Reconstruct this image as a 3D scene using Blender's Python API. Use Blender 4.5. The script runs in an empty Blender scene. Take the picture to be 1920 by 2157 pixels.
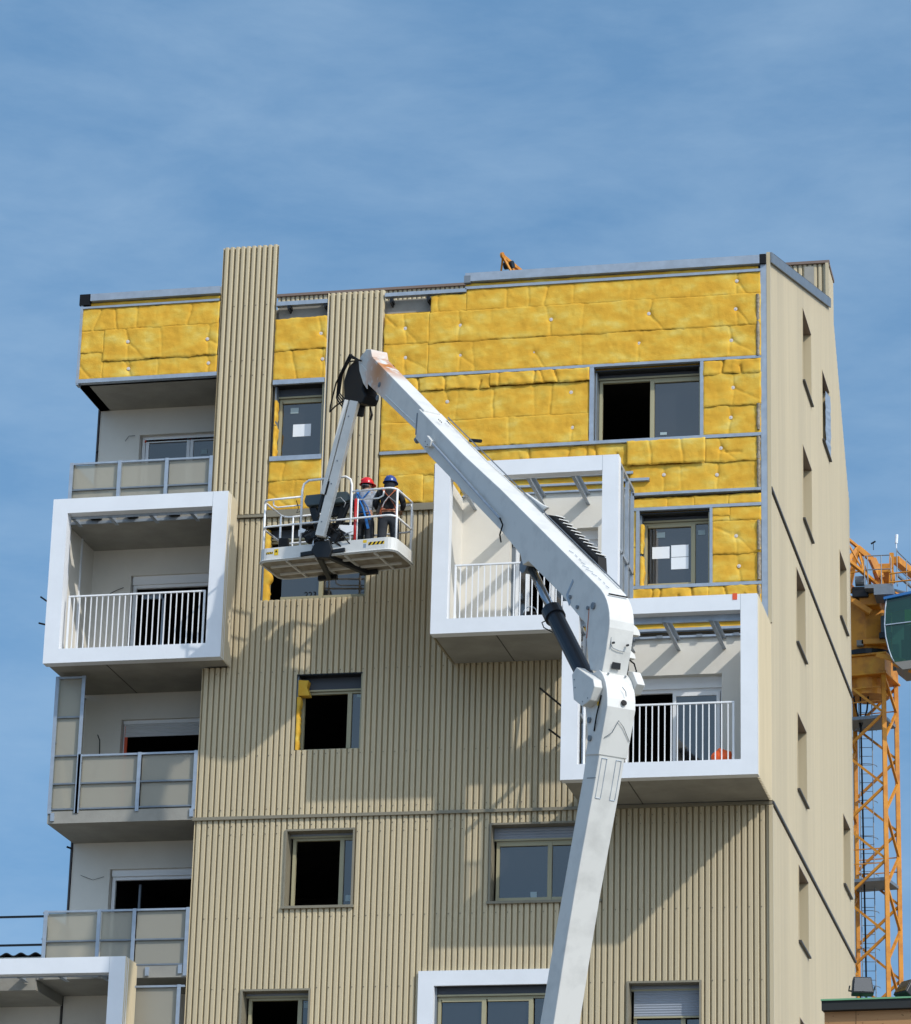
import bpy, math, random
from mathutils import Vector, Matrix, noise
R = math.radians
random.seed(7)
S = bpy.context.scene
COL = S.collection
# ------------------------------------------------------------------ camera
cd = bpy.data.cameras.new("Camera"); cam = bpy.data.objects.new("Camera", cd); COL.objects.link(cam)
S.camera = cam
YAW, PITCH, ROLL = 0.224017987, 0.333965187, 0.0266807755
cy, sy, cp, sp = math.cos(YAW), math.sin(YAW), math.cos(PITCH), math.sin(PITCH)
fw = Vector((-sy*cp, cy*cp, sp)); rt = Vector((cy, sy, 0)); up = rt.cross(fw)
r2 = rt*math.cos(ROLL) + up*math.sin(ROLL); u2 = -rt*math.sin(ROLL) + up*math.cos(ROLL)
cm = Matrix((( r2.x, u2.x, -fw.x, 7.21), (r2.y, u2.y, -fw.y, -56.607), (r2.z, u2.z, -fw.z, 1.6), (0, 0, 0, 1)))
cam.matrix_world = cm
cd.sensor_fit = 'HORIZONTAL'; cd.sensor_width = 36; cd.lens = 36*7206.04/1920
cd.clip_start = 0.5; cd.clip_end = 3000
# ------------------------------------------------------------------ world, sun, exposure
SUN = Vector((1.4, -1.0, 1.3)).normalized()
SUN_EL = math.asin(SUN.z); SUN_AZ = math.atan2(SUN.x, SUN.y)   # azimuth clockwise from +Y
FILL_GLOW_P = 3.0; FILL_GLOW = (6.2, 5.85, 5.2, 1)
W = bpy.data.worlds.new("World"); S.world = W; W.use_nodes = True
nt = W.node_tree; N = nt.nodes; Lk = nt.links
bg = N['Background']
sky = N.new('ShaderNodeTexSky'); sky.sky_type = 'NISHITA'; sky.sun_disc = False
sky.sun_elevation = SUN_EL; sky.sun_rotation = SUN_AZ
sky.air_density = 1.0; sky.dust_density = 0.15; sky.ozone_density = 0.25; sky.altitude = 1500
tc = N.new('ShaderNodeTexCoord')
mp = N.new('ShaderNodeMapping'); mp.inputs['Rotation'].default_value = (R(12), R(-24), R(8)); mp.inputs['Scale'].default_value = (9, 9, 27)
nz = N.new('ShaderNodeTexNoise'); nz.inputs['Scale'].default_value = 1.3; nz.inputs['Detail'].default_value = 9; nz.inputs['Roughness'].default_value = 0.6; nz.inputs['Distortion'].default_value = 0.15
rp = N.new('ShaderNodeValToRGB'); rp.color_ramp.elements[0].position = 0.36; rp.color_ramp.elements[1].position = 0.78
rp.color_ramp.elements[0].color = (0, 0, 0, 1); rp.color_ramp.elements[1].color = (1, 1, 1, 1)
ml = N.new('ShaderNodeMath'); ml.operation = 'MULTIPLY'; ml.inputs[1].default_value = 0.24
mx = N.new('ShaderNodeMix'); mx.data_type = 'RGBA'; mx.inputs['B'].default_value = (3.2, 4.1, 4.9, 1)
Lk.new(tc.outputs['Generated'], mp.inputs['Vector']); Lk.new(mp.outputs[0], nz.inputs['Vector'])
Lk.new(nz.outputs['Fac'], rp.inputs[0]); Lk.new(rp.outputs[0], ml.inputs[0]); Lk.new(ml.outputs[0], mx.inputs['Factor'])
tn = N.new('ShaderNodeMix'); tn.data_type = 'RGBA'; tn.blend_type = 'MULTIPLY'; tn.inputs['Factor'].default_value = 1; tn.inputs['B'].default_value = (.93, 1.18, 1.16, 1)
Lk.new(sky.outputs[0], tn.inputs['A']); Lk.new(tn.outputs['Result'], mx.inputs['A'])
# clear air down to the horizon: sample the sky model a little higher than the true elevation
sx_ = N.new('ShaderNodeSeparateXYZ'); Lk.new(tc.outputs['Generated'], sx_.inputs[0])
ma = N.new('ShaderNodeMath'); ma.operation = 'MULTIPLY_ADD'; ma.inputs[1].default_value = 0.46; ma.inputs[2].default_value = 0.48; Lk.new(sx_.outputs['Z'], ma.inputs[0])
cx_ = N.new('ShaderNodeCombineXYZ'); Lk.new(sx_.outputs['X'], cx_.inputs['X']); Lk.new(sx_.outputs['Y'], cx_.inputs['Y']); Lk.new(ma.outputs[0], cx_.inputs['Z'])
nv = N.new('ShaderNodeVectorMath'); nv.operation = 'NORMALIZE'; Lk.new(cx_.outputs[0], nv.inputs[0]); Lk.new(nv.outputs[0], sky.inputs['Vector'])
# added fill: broad glow round the unseen sun, behind the camera, lifts the shadows
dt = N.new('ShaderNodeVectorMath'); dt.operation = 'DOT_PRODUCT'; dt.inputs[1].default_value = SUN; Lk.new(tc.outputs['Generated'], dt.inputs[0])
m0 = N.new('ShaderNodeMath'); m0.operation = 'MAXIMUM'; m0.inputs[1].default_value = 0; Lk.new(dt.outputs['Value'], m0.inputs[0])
m1 = N.new('ShaderNodeMath'); m1.operation = 'POWER'; m1.inputs[1].default_value = FILL_GLOW_P; Lk.new(m0.outputs[0], m1.inputs[0])
ve = N.new('ShaderNodeMix'); ve.data_type = 'RGBA'; ve.blend_type = 'ADD'; ve.inputs['B'].default_value = FILL_GLOW; Lk.new(m1.outputs[0], ve.inputs['Factor']); Lk.new(mx.outputs['Result'], ve.inputs['A'])
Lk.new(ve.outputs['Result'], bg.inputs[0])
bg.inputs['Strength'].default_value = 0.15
sl = bpy.data.lights.new("Sun", 'SUN'); sl.energy = 2.0; sl.angle = R(0.8); sl.color = (1, 0.955, 0.88)
so = bpy.data.objects.new("Sun", sl); COL.objects.link(so); so.location = (30, -20, 60)
so.rotation_euler = SUN.to_track_quat('Z', 'Y').to_euler()
S.view_settings.view_transform = 'Standard'; S.view_settings.look = 'None'
S.view_settings.exposure = 0.40; S.view_settings.gamma = 1
# ------------------------------------------------------------------ materials
def mat(name, col, rough=0.6, metal=0.0, var=0.0, vscale=(1, 1, 1), vcol=None, bump=0.0, bscale=40, spec=0.5, nscale=2.0, lo=0.35, hi=0.7):
    m = bpy.data.materials.new(name); m.use_nodes = True
    n = m.node_tree.nodes; l = m.node_tree.links; b = n['Principled BSDF']
    b.inputs['Base Color'].default_value = (*col, 1); b.inputs['Roughness'].default_value = rough
    b.inputs['Metallic'].default_value = metal; b.inputs['Specular IOR Level'].default_value = spec
    t = n.new('ShaderNodeTexCoord')
    if var > 0:
        mpn = n.new('ShaderNodeMapping'); mpn.inputs['Scale'].default_value = vscale
        x = n.new('ShaderNodeTexNoise'); x.inputs['Scale'].default_value = nscale; x.inputs['Detail'].default_value = 6; x.inputs['Roughness'].default_value = .6
        r = n.new('ShaderNodeValToRGB'); r.color_ramp.elements[0].position = lo; r.color_ramp.elements[1].position = hi
        vc = vcol or tuple(c*(1-var) for c in col)
        r.color_ramp.elements[0].color = (*vc, 1); r.color_ramp.elements[1].color = (*col, 1)
        l.new(t.outputs['Object'], mpn.inputs[0]); l.new(mpn.outputs[0], x.inputs['Vector'])
        l.new(x.outputs['Fac'], r.inputs[0]); l.new(r.outputs[0], b.inputs['Base Color'])
    if bump > 0:
        x2 = n.new('ShaderNodeTexNoise'); x2.inputs['Scale'].default_value = bscale; x2.inputs['Detail'].default_value = 4
        bp = n.new('ShaderNodeBump'); bp.inputs['Strength'].default_value = bump; bp.inputs['Distance'].default_value = .02
        l.new(t.outputs['Object'], x2.inputs['Vector']); l.new(x2.outputs['Fac'], bp.inputs['Height']); l.new(bp.outputs[0], b.inputs['Normal'])
    return m
M = {}
M['clad'] = mat('cladding', (.58, .482, .31), .42, 0, .10, (3, 3, .25), None, 0, spec=.45, nscale=1.1)
def sheet_variation(m):     # every 1.045 m wide sheet has its own slight shade
    n = m.node_tree.nodes; l = m.node_tree.links; b = n['Principled BSDF']; old = b.inputs['Base Color'].links[0].from_socket
    t = n.new('ShaderNodeTexCoord'); sp_ = n.new('ShaderNodeSeparateXYZ'); l.new(t.outputs['Object'], sp_.inputs[0])
    ad = n.new('ShaderNodeMath'); ad.operation = 'ADD'; l.new(sp_.outputs['X'], ad.inputs[0]); l.new(sp_.outputs['Y'], ad.inputs[1])
    dv = n.new('ShaderNodeMath'); dv.operation = 'DIVIDE'; dv.inputs[1].default_value = 1.045; l.new(ad.outputs[0], dv.inputs[0])
    fl = n.new('ShaderNodeMath'); fl.operation = 'FLOOR'; l.new(dv.outputs[0], fl.inputs[0])
    wn = n.new('ShaderNodeTexWhiteNoise'); wn.noise_dimensions = '1D'; l.new(fl.outputs[0], wn.inputs['W'])
    mr = n.new('ShaderNodeMapRange'); mr.inputs['To Min'].default_value = .93; mr.inputs['To Max'].default_value = 1.04; l.new(wn.outputs['Value'], mr.inputs['Value'])
    hs = n.new('ShaderNodeHueSaturation'); l.new(mr.outputs[0], hs.inputs['Value']); l.new(old, hs.inputs['Color']); l.new(hs.outputs[0], b.inputs['Base Color'])
sheet_variation(M['clad'])
M['flash'] = mat('flashing', (.26, .23, .165), .5, 0, .15)
M['darkflash'] = mat('dark_flashing', (.05, .045, .045), .5, 0, .1)
M['brownflash'] = mat('brown_flashing', (.20, .14, .11), .5)
M['white'] = mat('white_panel', (.80, .82, .85), .5, 0, .06, (1, 1, 1))
M['whitepaint'] = mat('white_paint', (.86, .86, .86), .4)
M['render'] = mat('white_render', (.76, .72, .64), .85, 0, .06, (1, 1, 1), None, .06, 30)
M['concrete'] = mat('concrete', (.35, .335, .295), .9, 0, .22, (1, 1, 1), None, .12, 25)
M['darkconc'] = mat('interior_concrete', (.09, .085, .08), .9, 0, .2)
M['galv'] = mat('galvanised', (.40, .455, .52), .42, .35, .18, (1, 1, 1), None, 0, nscale=6)
M['galvd'] = mat('galvanised_dull', (.22, .25, .28), .5, .4, .2, nscale=5)
M['khaki'] = mat('khaki_frame', (.40, .36, .22), .4, 0, .05)
M['shut'] = mat('shutter_slats', (.30, .33, .38), .5, 0, .04)
M['shut_shade'] = mat('shutter_box_shaded', (.055, .062, .075), .6)  # darker copy for recessed boxes: shade under the window head put into the colour
M['shutw'] = mat('shutter_slats_white', (.62, .62, .62), .5, 0, .04)
M['paper'] = mat('paper', (.82, .86, .9), .8)
M['paperd'] = mat('faded_sticker', (.36, .45, .47), .8)
M['red'] = mat('red_paint', (.45, .02, .02), .4)
M['redtape'] = mat('red_tape', (.75, .10, .03), .5)
M['orange'] = mat('orange_bag', (.85, .12, .02), .6)
M['disc'] = mat('washer', (.66, .60, .55), .6)
M['black'] = mat('black_rubber', (.009, .009, .010), .55, spec=.2)
M['blackm'] = mat('black_metal', (.012, .013, .015), .4, 0, spec=.35)
M['cyl'] = mat('cylinder_paint', (.014, .018, .026), .38, .1)
M['chrome'] = mat('rod_chrome', (.35, .38, .42), .18, .9)
M['cons'] = mat('console_plastic', (.06, .085, .095), .5)
M['tyre'] = mat('tyre', (.02, .02, .02), .8)
M['fleece'] = mat('grey_fleece', (.42, .36, .28), .95, 0, .4, (1, 1, 1), (.22, .18, .13), .8, 60, nscale=20)
M['wood'] = mat('timber', (.50, .28, .12), .7, 0, .2, (.6, .6, 8), (.40, .20, .08), nscale=1.5)
M['knot'] = mat('timber_knot', (.16, .08, .03), .8)
M['green'] = mat('green_membrane', (.16, .38, .20), .6)
M['felt'] = mat('dark_felt', (.02, .022, .022), .8)
M['ground'] = mat('dusty_ground', (.26, .22, .165), .95, 0, .3, (1, 1, 1), None, .2, 5, nscale=.4)
M['grass'] = M['ground']
M['roofm'] = mat('roof_membrane', (.22, .21, .2), .9)
M['skin'] = mat('skin', (.42, .23, .15), .55)
M['hair'] = mat('dark_hair', (.02, .015, .012), .7)
M['hatr'] = mat('red_helmet', (.70, .015, .03), .25)
M['hatb'] = mat('blue_helmet', (.02, .06, .25), .25)
M['hood'] = mat('dark_hood', (.018, .02, .028), .9)
M['jacket'] = mat('black_jacket', (.016, .017, .02), .85, 0, .3, bump=.3, bscale=14)
M['jeans'] = mat('dark_trousers', (.035, .04, .05), .9, 0, .4, nscale=8, bump=.3, bscale=12)
M['strapo'] = mat('orange_strap', (.45, .12, .05), .7)
M['strapb'] = mat('blue_strap', (.02, .16, .48), .6)
M['lanyard'] = mat('grey_lanyard', (.35, .36, .38), .6)
M['boots'] = mat('boots', (.03, .022, .018), .7)
M['hazy'] = mat('hazard_yellow', (.78, .52, .02), .5)
M['craney'] = mat('crane_paint', (.66, .26, .014), .55, 0, .35, (1, 1, 1), (.38, .115, .012), nscale=3, lo=.2, hi=.55)
M['bluep'] = mat('blue_paint', (.02, .13, .36), .4)
M['cabw'] = mat('cab_panel', (.20, .19, .17), .6)

def boom_paint():
    m = mat('boom_paint', (.70, .69, .655), .45, 0, .16, (1, 1, 1), None, 0, nscale=2.5, lo=.28, hi=.52)
    n = m.node_tree.nodes; l = m.node_tree.links; b = n['Principled BSDF']
    old = b.inputs['Base Color'].links[0].from_socket
    t = n.new('ShaderNodeTexCoord')
    # rust run streaking down from the boom head
    d = n.new('ShaderNodeVectorMath'); d.operation = 'DISTANCE'; d.inputs[1].default_value = (-6.27, -3.0, 23.32)
    l.new(t.outputs['Object'], d.inputs[0])
    x = n.new('ShaderNodeTexNoise'); x.inputs['Scale'].default_value = 5; x.inputs['Detail'].default_value = 5
    l.new(t.outputs['Object'], x.inputs['Vector'])
    mr = n.new('ShaderNodeMapRange'); mr.inputs['From Min'].default_value = 0.12; mr.inputs['From Max'].default_value = .75; mr.inputs['To Min'].default_value = 1; mr.inputs['To Max'].default_value = 0
    l.new(d.outputs['Value'], mr.inputs['Value'])
    mu = n.new('ShaderNodeMath'); mu.operation = 'MULTIPLY'; l.new(mr.outputs[0], mu.inputs[0])
    rr = n.new('ShaderNodeMapRange'); rr.inputs['From Min'].default_value = .34; rr.inputs['From Max'].default_value = .5
    l.new(x.outputs['Fac'], rr.inputs['Value']); l.new(rr.outputs[0], mu.inputs[1])
    mxx = n.new('ShaderNodeMix'); mxx.data_type = 'RGBA'; mxx.inputs['B'].default_value = (.50, .17, .02, 1)
    l.new(mu.outputs[0], mxx.inputs['Factor']); l.new(old, mxx.inputs['A']); l.new(mxx.outputs['Result'], b.inputs['Base Color'])
    return m
M['boom'] = boom_paint()

def insul_mat():
    m = bpy.data.materials.new('glass_wool'); m.use_nodes = True
    n = m.node_tree.nodes; l = m.node_tree.links; b = n['Principled BSDF']; b.inputs['Roughness'].default_value = .95
    b.inputs['Specular IOR Level'].default_value = .1
    t = n.new('ShaderNodeTexCoord'); mp1 = n.new('ShaderNodeMapping'); mp1.inputs['Scale'].default_value = (1.2, 1, 2.2)
    x = n.new('ShaderNodeTexNoise'); x.inputs['Scale'].default_value = 1.9; x.inputs['Detail'].default_value = 6; x.inputs['Roughness'].default_value = .52
    r = n.new('ShaderNodeValToRGB'); e = r.color_ramp.elements
    e[0].position = .26; e[0].color = (.64, .34, .04, 1); e[1].position = .70; e[1].color = (.75, .55, .13, 1)
    k = e.new(.45); k.color = (.71, .40, .05, 1)
    k = e.new(.58); k.color = (.73, .465, .072, 1)
    l.new(t.outputs['Object'], mp1.inputs[0]); l.new(mp1.outputs[0], x.inputs['Vector']); l.new(x.outputs['Fac'], r.inputs[0]); l.new(r.outputs[0], b.inputs['Base Color'])
    x2 = n.new('ShaderNodeTexNoise'); x2.inputs['Scale'].default_value = 60; x2.inputs['Detail'].default_value = 3
    bp = n.new('ShaderNodeBump'); bp.inputs['Strength'].default_value = .5; bp.inputs['Distance'].default_value = .010
    l.new(t.outputs['Object'], x2.inputs['Vector']); l.new(x2.outputs['Fac'], bp.inputs['Height']); l.new(bp.outputs[0], b.inputs['Normal'])
    return m
M['wool'] = insul_mat()

def glass_mat(name, tint, refl=.25, trans=.5, body=(.03, .04, .05), rough=.03):
    """coated pane: body colour + clear transmission + sky reflection"""
    m = bpy.data.materials.new(name); m.use_nodes = True
    n = m.node_tree.nodes; l = m.node_tree.links; n.remove(n['Principled BSDF'])
    o = n['Material Output']
    tr = n.new('ShaderNodeBsdfTransparent'); tr.inputs[0].default_value = (*tint, 1)
    df = n.new('ShaderNodeBsdfDiffuse'); df.inputs[0].default_value = (*body, 1)
    gl = n.new('ShaderNodeBsdfGlossy'); gl.inputs['Roughness'].default_value = rough; gl.inputs[0].default_value = (1, .93, .86, 1)
    m1 = n.new('ShaderNodeMixShader'); m1.inputs[0].default_value = trans; l.new(df.outputs[0], m1.inputs[1]); l.new(tr.outputs[0], m1.inputs[2])
    m2 = n.new('ShaderNodeMixShader'); m2.inputs[0].default_value = refl; l.new(m1.outputs[0], m2.inputs[1]); l.new(gl.outputs[0], m2.inputs[2])
    l.new(m2.outputs[0], o.inputs[0])
    return m
M['glass'] = glass_mat('window_glass', (.5, .52, .54), .13, .6, (.035, .037, .04))
M['frost'] = glass_mat('translucent_sheet', (.84, .80, .70), .04, .5, (.50, .47, .39), .25)
M['cabglass'] = glass_mat('green_cab_glass', (.10, .40, .32), .045, .62, (.01, .09, .07))

def wave_mat(name, base, freq, axis, dark):
    m = mat(name, base, .5); n = m.node_tree.nodes; l = m.node_tree.links; b = n['Principled BSDF']
    return m

def plaid_mat():
    m = mat('plaid_shirt', (.42, .45, .50), .9); n = m.node_tree.nodes; l = m.node_tree.links; b = n['Principled BSDF']
    t = n.new('ShaderNodeTexCoord'); c = n.new('ShaderNodeTexChecker'); c.inputs['Scale'].default_value = 16
    c.inputs['Color1'].default_value = (.36, .38, .42, 1); c.inputs['Color2'].default_value = (.13, .15, .19, 1)
    x = n.new('ShaderNodeTexNoise'); x.inputs['Scale'].default_value = 6
    mxx = n.new('ShaderNodeMix'); mxx.data_type = 'RGBA'; mxx.inputs['B'].default_value = (.40, .43, .48, 1)
    l.new(t.outputs['Object'], c.inputs['Vector']); l.new(t.outputs['Object'], x.inputs['Vector']); l.new(x.outputs['Fac'], mxx.inputs['Factor'])
    l.new(c.outputs['Color'], mxx.inputs['A']); l.new(mxx.outputs['Result'], b.inputs['Base Color'])
    return m
M['plaid'] = plaid_mat()
# ------------------------------------------------------------------ mesh helpers
class MB:
    def __init__(s): s.v = []; s.f = []; s.sm = False
    def add(s, vs, fs):
        k = len(s.v); s.v += [tuple(p) for p in vs]; s.f += [tuple(i+k for i in f) for f in fs]; return s
    def box(s, x0, x1, y0, y1, z0, z1):
        return s.add([(x0,y0,z0),(x1,y0,z0),(x1,y1,z0),(x0,y1,z0),(x0,y0,z1),(x1,y0,z1),(x1,y1,z1),(x0,y1,z1)],
                     [(0,3,2,1),(4,5,6,7),(0,1,5,4),(1,2,6,5),(2,3,7,6),(3,0,4,7)])
    def bar(s, a, b, w, h=None, roll=0):
        """square bar from a to b"""
        a = Vector(a); b = Vector(b); h = h or w; d = (b-a).normalized()
        ref = Vector((0,0,1)) if abs(d.z) < .95 else Vector((0,1,0))
        u = d.cross(ref).normalized(); v = u.cross(d).normalized()
        if roll: q = Matrix.Rotation(roll, 3, d); u = q @ u; v = q @ v
        vs = []
        for p in (a, b):
            for i, j in ((-1,-1),(1,-1),(1,1),(-1,1)): vs.append(p+u*i*w/2+v*j*h/2)
        return s.add(vs, [(0,3,2,1),(4,5,6,7),(0,1,5,4),(1,2,6,5),(2,3,7,6),(3,0,4,7)])
    def tube(s, pts, r, n=8, cap=True):
        pts = [Vector(p) for p in pts]; rs = r if isinstance(r, (list, tuple)) else [r]*len(pts)
        vs = []; fs = []; u = None
        for i, p in enumerate(pts):
            d = ((pts[min(i+1, len(pts)-1)] - pts[max(i-1, 0)])).normalized()
            if u is None:
                ref = Vector((0,0,1)) if abs(d.z) < .9 else Vector((1,0,0)); u = d.cross(ref).normalized()
            else: u = (u - d*u.dot(d)).normalized()
            v = d.cross(u)
            for k in range(n):
                a = 2*math.pi*k/n; vs.append(p + (u*math.cos(a)+v*math.sin(a))*rs[i])
        for i in range(len(pts)-1):
            for k in range(n): fs.append((i*n+k, i*n+(k+1)%n, (i+1)*n+(k+1)%n, (i+1)*n+k))
        if cap: fs.append(tuple(range(n))[::-1]); fs.append(tuple((len(pts)-1)*n+k for k in range(n)))
        return s.add(vs, fs)
    def prism(s, poly3, off):
        """polygon of 3D points extruded by vector off"""
        n = len(poly3); off = Vector(off); p = [Vector(q) for q in poly3]
        vs = p+[q+off for q in p]
        fs = [tuple(range(n))[::-1], tuple(range(n, 2*n))]+[(i, (i+1)%n, n+(i+1)%n, n+i) for i in range(n)]
        return s.add(vs, fs)
    def sphere(s, c, r, nu=14, nv=9, v0=0.0, v1=1.0):
        c = Vector(c); r = Vector(r) if not isinstance(r, (int, float)) else Vector((r, r, r)); vs = []; fs = []
        for j in range(nv+1):
            t = math.pi*(v0+(v1-v0)*j/nv)
            for i in range(nu):
                a = 2*math.pi*i/nu; vs.append((c.x+r.x*math.sin(t)*math.cos(a), c.y+r.y*math.sin(t)*math.sin(a), c.z+r.z*math.cos(t)))
        for j in range(nv):
            for i in range(nu): fs.append((j*nu+i, (j+1)*nu+i, (j+1)*nu+(i+1)%nu, j*nu+(i+1)%nu))
        return s.add(vs, fs)
    def build(s, name, m, parent=None, smooth=False, bevel=0, label=None, loc=None):
        me = bpy.data.meshes.new(name); me.from_pydata(s.v, [], s.f); me.update()
        if isinstance(m, str): m = M[m]
        me.materials.append(m)
        if smooth:
            for p in me.polygons: p.use_smooth = True
        o = bpy.data.objects.new(name, me); COL.objects.link(o)
        if parent: attach(o, parent)
        if bevel:
            b = o.modifiers.new('Bevel', 'BEVEL'); b.width = bevel; b.segments = 2; b.limit_method = 'ANGLE'; b.angle_limit = R(35)
        if label: o['label'] = label
        if loc: o.location = loc
        return o
def attach(o, parent):
    o.parent = parent
    if parent.type == 'EMPTY': o.matrix_parent_inverse = Matrix.Translation(-Vector(parent.location))
def thing(name, loc, label, cat, group=None):
    o = bpy.data.objects.new(name, None); o.location = loc; o.empty_display_size = .3; COL.objects.link(o)
    o['label'] = label; o['category'] = cat
    if group: o['group'] = group
    return o
def dup(src, parent, off):
    c = src.copy(); COL.objects.link(c); c.parent = parent; c.matrix_parent_inverse = src.matrix_parent_inverse.copy(); c.location = off; return c
def cells(a0, a1, b0, b1, holes):
    xs = sorted({a0, a1, *[min(max(h[0], a0), a1) for h in holes], *[min(max(h[1], a0), a1) for h in holes]})
    zs = sorted({b0, b1, *[min(max(h[2], b0), b1) for h in holes], *[min(max(h[3], b0), b1) for h in holes]})
    def solid(i, j):
        if i < 0 or j < 0 or i >= len(xs)-1 or j >= len(zs)-1: return False
        x = (xs[i]+xs[i+1])/2; z = (zs[j]+zs[j+1])/2
        return not any(h[0] < x < h[1] and h[2] < z < h[3] for h in holes)
    return xs, zs, solid
def wall(mb, a0, a1, b0, b1, c0, c1, holes=(), axis='y'):
    """wall a x b, thickness c0..c1, openings really cut out. axis y: a=x ; axis x: a=y"""
    P = (lambda a, c, b: (a, c, b)) if axis == 'y' else (lambda a, c, b: (c, a, b))
    xs, zs, solid = cells(a0, a1, b0, b1, holes)
    for i in range(len(xs)-1):
        for j in range(len(zs)-1):
            if not solid(i, j): continue
            x, X, z, Z = xs[i], xs[i+1], zs[j], zs[j+1]
            q = lambda *p: mb.add(p, [(0, 1, 2, 3)])
            q(P(x,c0,z), P(X,c0,z), P(X,c0,Z), P(x,c0,Z)); q(P(x,c1,z), P(x,c1,Z), P(X,c1,Z), P(X,c1,z))
            if not solid(i-1, j): q(P(x,c0,z), P(x,c0,Z), P(x,c1,Z), P(x,c1,z))
            if not solid(i+1, j): q(P(X,c0,z), P(X,c1,z), P(X,c1,Z), P(X,c0,Z))
            if not solid(i, j-1): q(P(x,c0,z), P(x,c1,z), P(X,c1,z), P(X,c0,z))
            if not solid(i, j+1): q(P(x,c0,Z), P(X,c0,Z), P(X,c1,Z), P(x,c1,Z))
    return mb
PROF = [(0, .12), (.06, .03), (.16, 0), (.44, 0), (.54, .04), (.61, .14), (.67, .5), (.72, .9), (.77, 1.0), (.84, 1.0), (.89, .85), (.94, .45)]
PROF_FLAT = [(0, .10), (.05, .03), (.14, 0), (.34, 0), (.38, .06), (.42, 0), (.60, .02), (.68, .10), (.74, .40), (.79, .88), (.83, 1.0), (.88, .95), (.93, .5)]
def corrugated(mb, a0, a1, zb, zt, base, depth=.050, pitch=.1045, holes=(), axis='y', sign=1, PROF=PROF_FLAT):
    """vertical-rib sheet. crest at `base`, valleys depth*sign behind. zb/zt number or function of a"""
    fb = zb if callable(zb) else (lambda a: zb); ft = zt if callable(zt) else (lambda a: zt)
    P = (lambda a, c, b: (a, c, b)) if axis == 'y' else (lambda a, c, b: (c, a, b))
    pts = []
    k0 = int(math.floor(a0/pitch))-1; k1 = int(math.ceil(a1/pitch))+1
    for k in range(k0, k1+1):
        for u, d in PROF:
            a = (k+u)*pitch
            pts.append((a, d))
    def dep(a):
        u = (a/pitch) % 1.0
        for i in range(len(PROF)):
            ua, da = PROF[i]; ub, db = PROF[i+1] if i+1 < len(PROF) else (1.0, 0)
            if ua <= u <= ub: return da+(db-da)*(u-ua)/max(ub-ua, 1e-6)
        return 0
    cuts = [a0, a1]+[h[0] for h in holes]+[h[1] for h in holes]
    A = sorted({round(a, 5) for a, d in pts if a0 < a < a1} | {round(c, 5) for c in cuts if a0 <= c <= a1})
    for i in range(len(A)-1):
        a, b = A[i], A[i+1]; m = (a+b)/2; iv = [(fb(m), ft(m))]
        for h in holes:
            if h[0] < m < h[1]:
                nv = []
                for lo, hi in iv:
                    if h[3] <= lo or h[2] >= hi: nv.append((lo, hi)); continue
                    if h[2] > lo: nv.append((lo, h[2]))
                    if h[3] < hi: nv.append((h[3], hi))
                iv = nv
        ca = base+sign*depth*dep(a+1e-7); cb = base+sign*depth*dep(b-1e-7)
        for lo, hi in iv:
            isb = lo == fb(m); ist = hi == ft(m)
            mb.add([P(a, ca, fb(a) if isb else lo), P(b, cb, fb(b) if isb else lo), P(b, cb, ft(b) if ist else hi), P(a, ca, ft(a) if ist else hi)], [(0, 1, 2, 3)])
    return mb
# ------------------------------------------------------------------ ground
g = MB(); g.add([(-900,-900,0),(900,-900,0),(900,900,0),(-900,900,0)], [(0,1,2,3)])
go = g.build('ground', 'ground'); go['kind'] = 'structure'
# ------------------------------------------------------------------ the apartment building
B = thing('apartment_building', (-5.2, 6, 0), 'unfinished apartment tower half clad in beige corrugated metal with bare yellow insulation on top', 'building')
WINS = dict(
  W1=(-9.17, -8.235, 22.96, 24.38), W2=(-3.17, -1.25, 22.93, 24.30), W3=(-2.33, -1.08, 20.18, 21.53),
  W4=(-9.26, -7.30, 20.23, 21.63), WA=(-8.51, -7.30, 17.41, 18.79), WB=(-8.59, -7.34, 14.58, 15.96),
  WC=(-4.92, -2.97, 14.58, 15.97), WD=(-9.27, -8.03, 11.75, 13.13), WE=(-2.48, -1.22, 11.75, 13.15), WF=(-5.83, -3.62, 10.9, 13.13))
DOORS = dict(DC=(-4.68, -3.08, 19.08, 21.33), DR=(-2.62, -.87, 16.45, 18.54))
openings = list(WINS.values())+list(DOORS.values())
lower = [(-8.6,-7.34,8.9,10.3), (-2.48,-1.22,8.9,10.3), (-8.6,-7.34,6.1,7.5), (-4.9,-3.0,6.1,7.5), (-2.48,-1.22,3.3,4.7), (-8.6,-7.34,3.3,4.7)]
openings += lower
SIDEW = [(5.0,6.4,25.9,27.4), (8.32,9.6,25.9,27.4), (4.85,6.3,23.02,24.5), (11.25,12.6,23.06,24.5), (3.66,5.04,20.2,21.63),
         (3.66,5.05,17.4,18.83), (11.32,12.66,17.4,18.85), (3.66,5.12,14.6,15.98), (11.32,12.66,11.8,13.2), (3.66,5.12,11.8,13.2), (3.66,5.12,9,10.4), (3.66,5.12,6.2,7.6)]
ROOF = lambda y: 26.42+.322*y if y < 9.74 else (30.38 if y < 10.72 else (29.42-1.16*(y-10.72) if y < 13.2 else 26.5))
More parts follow.
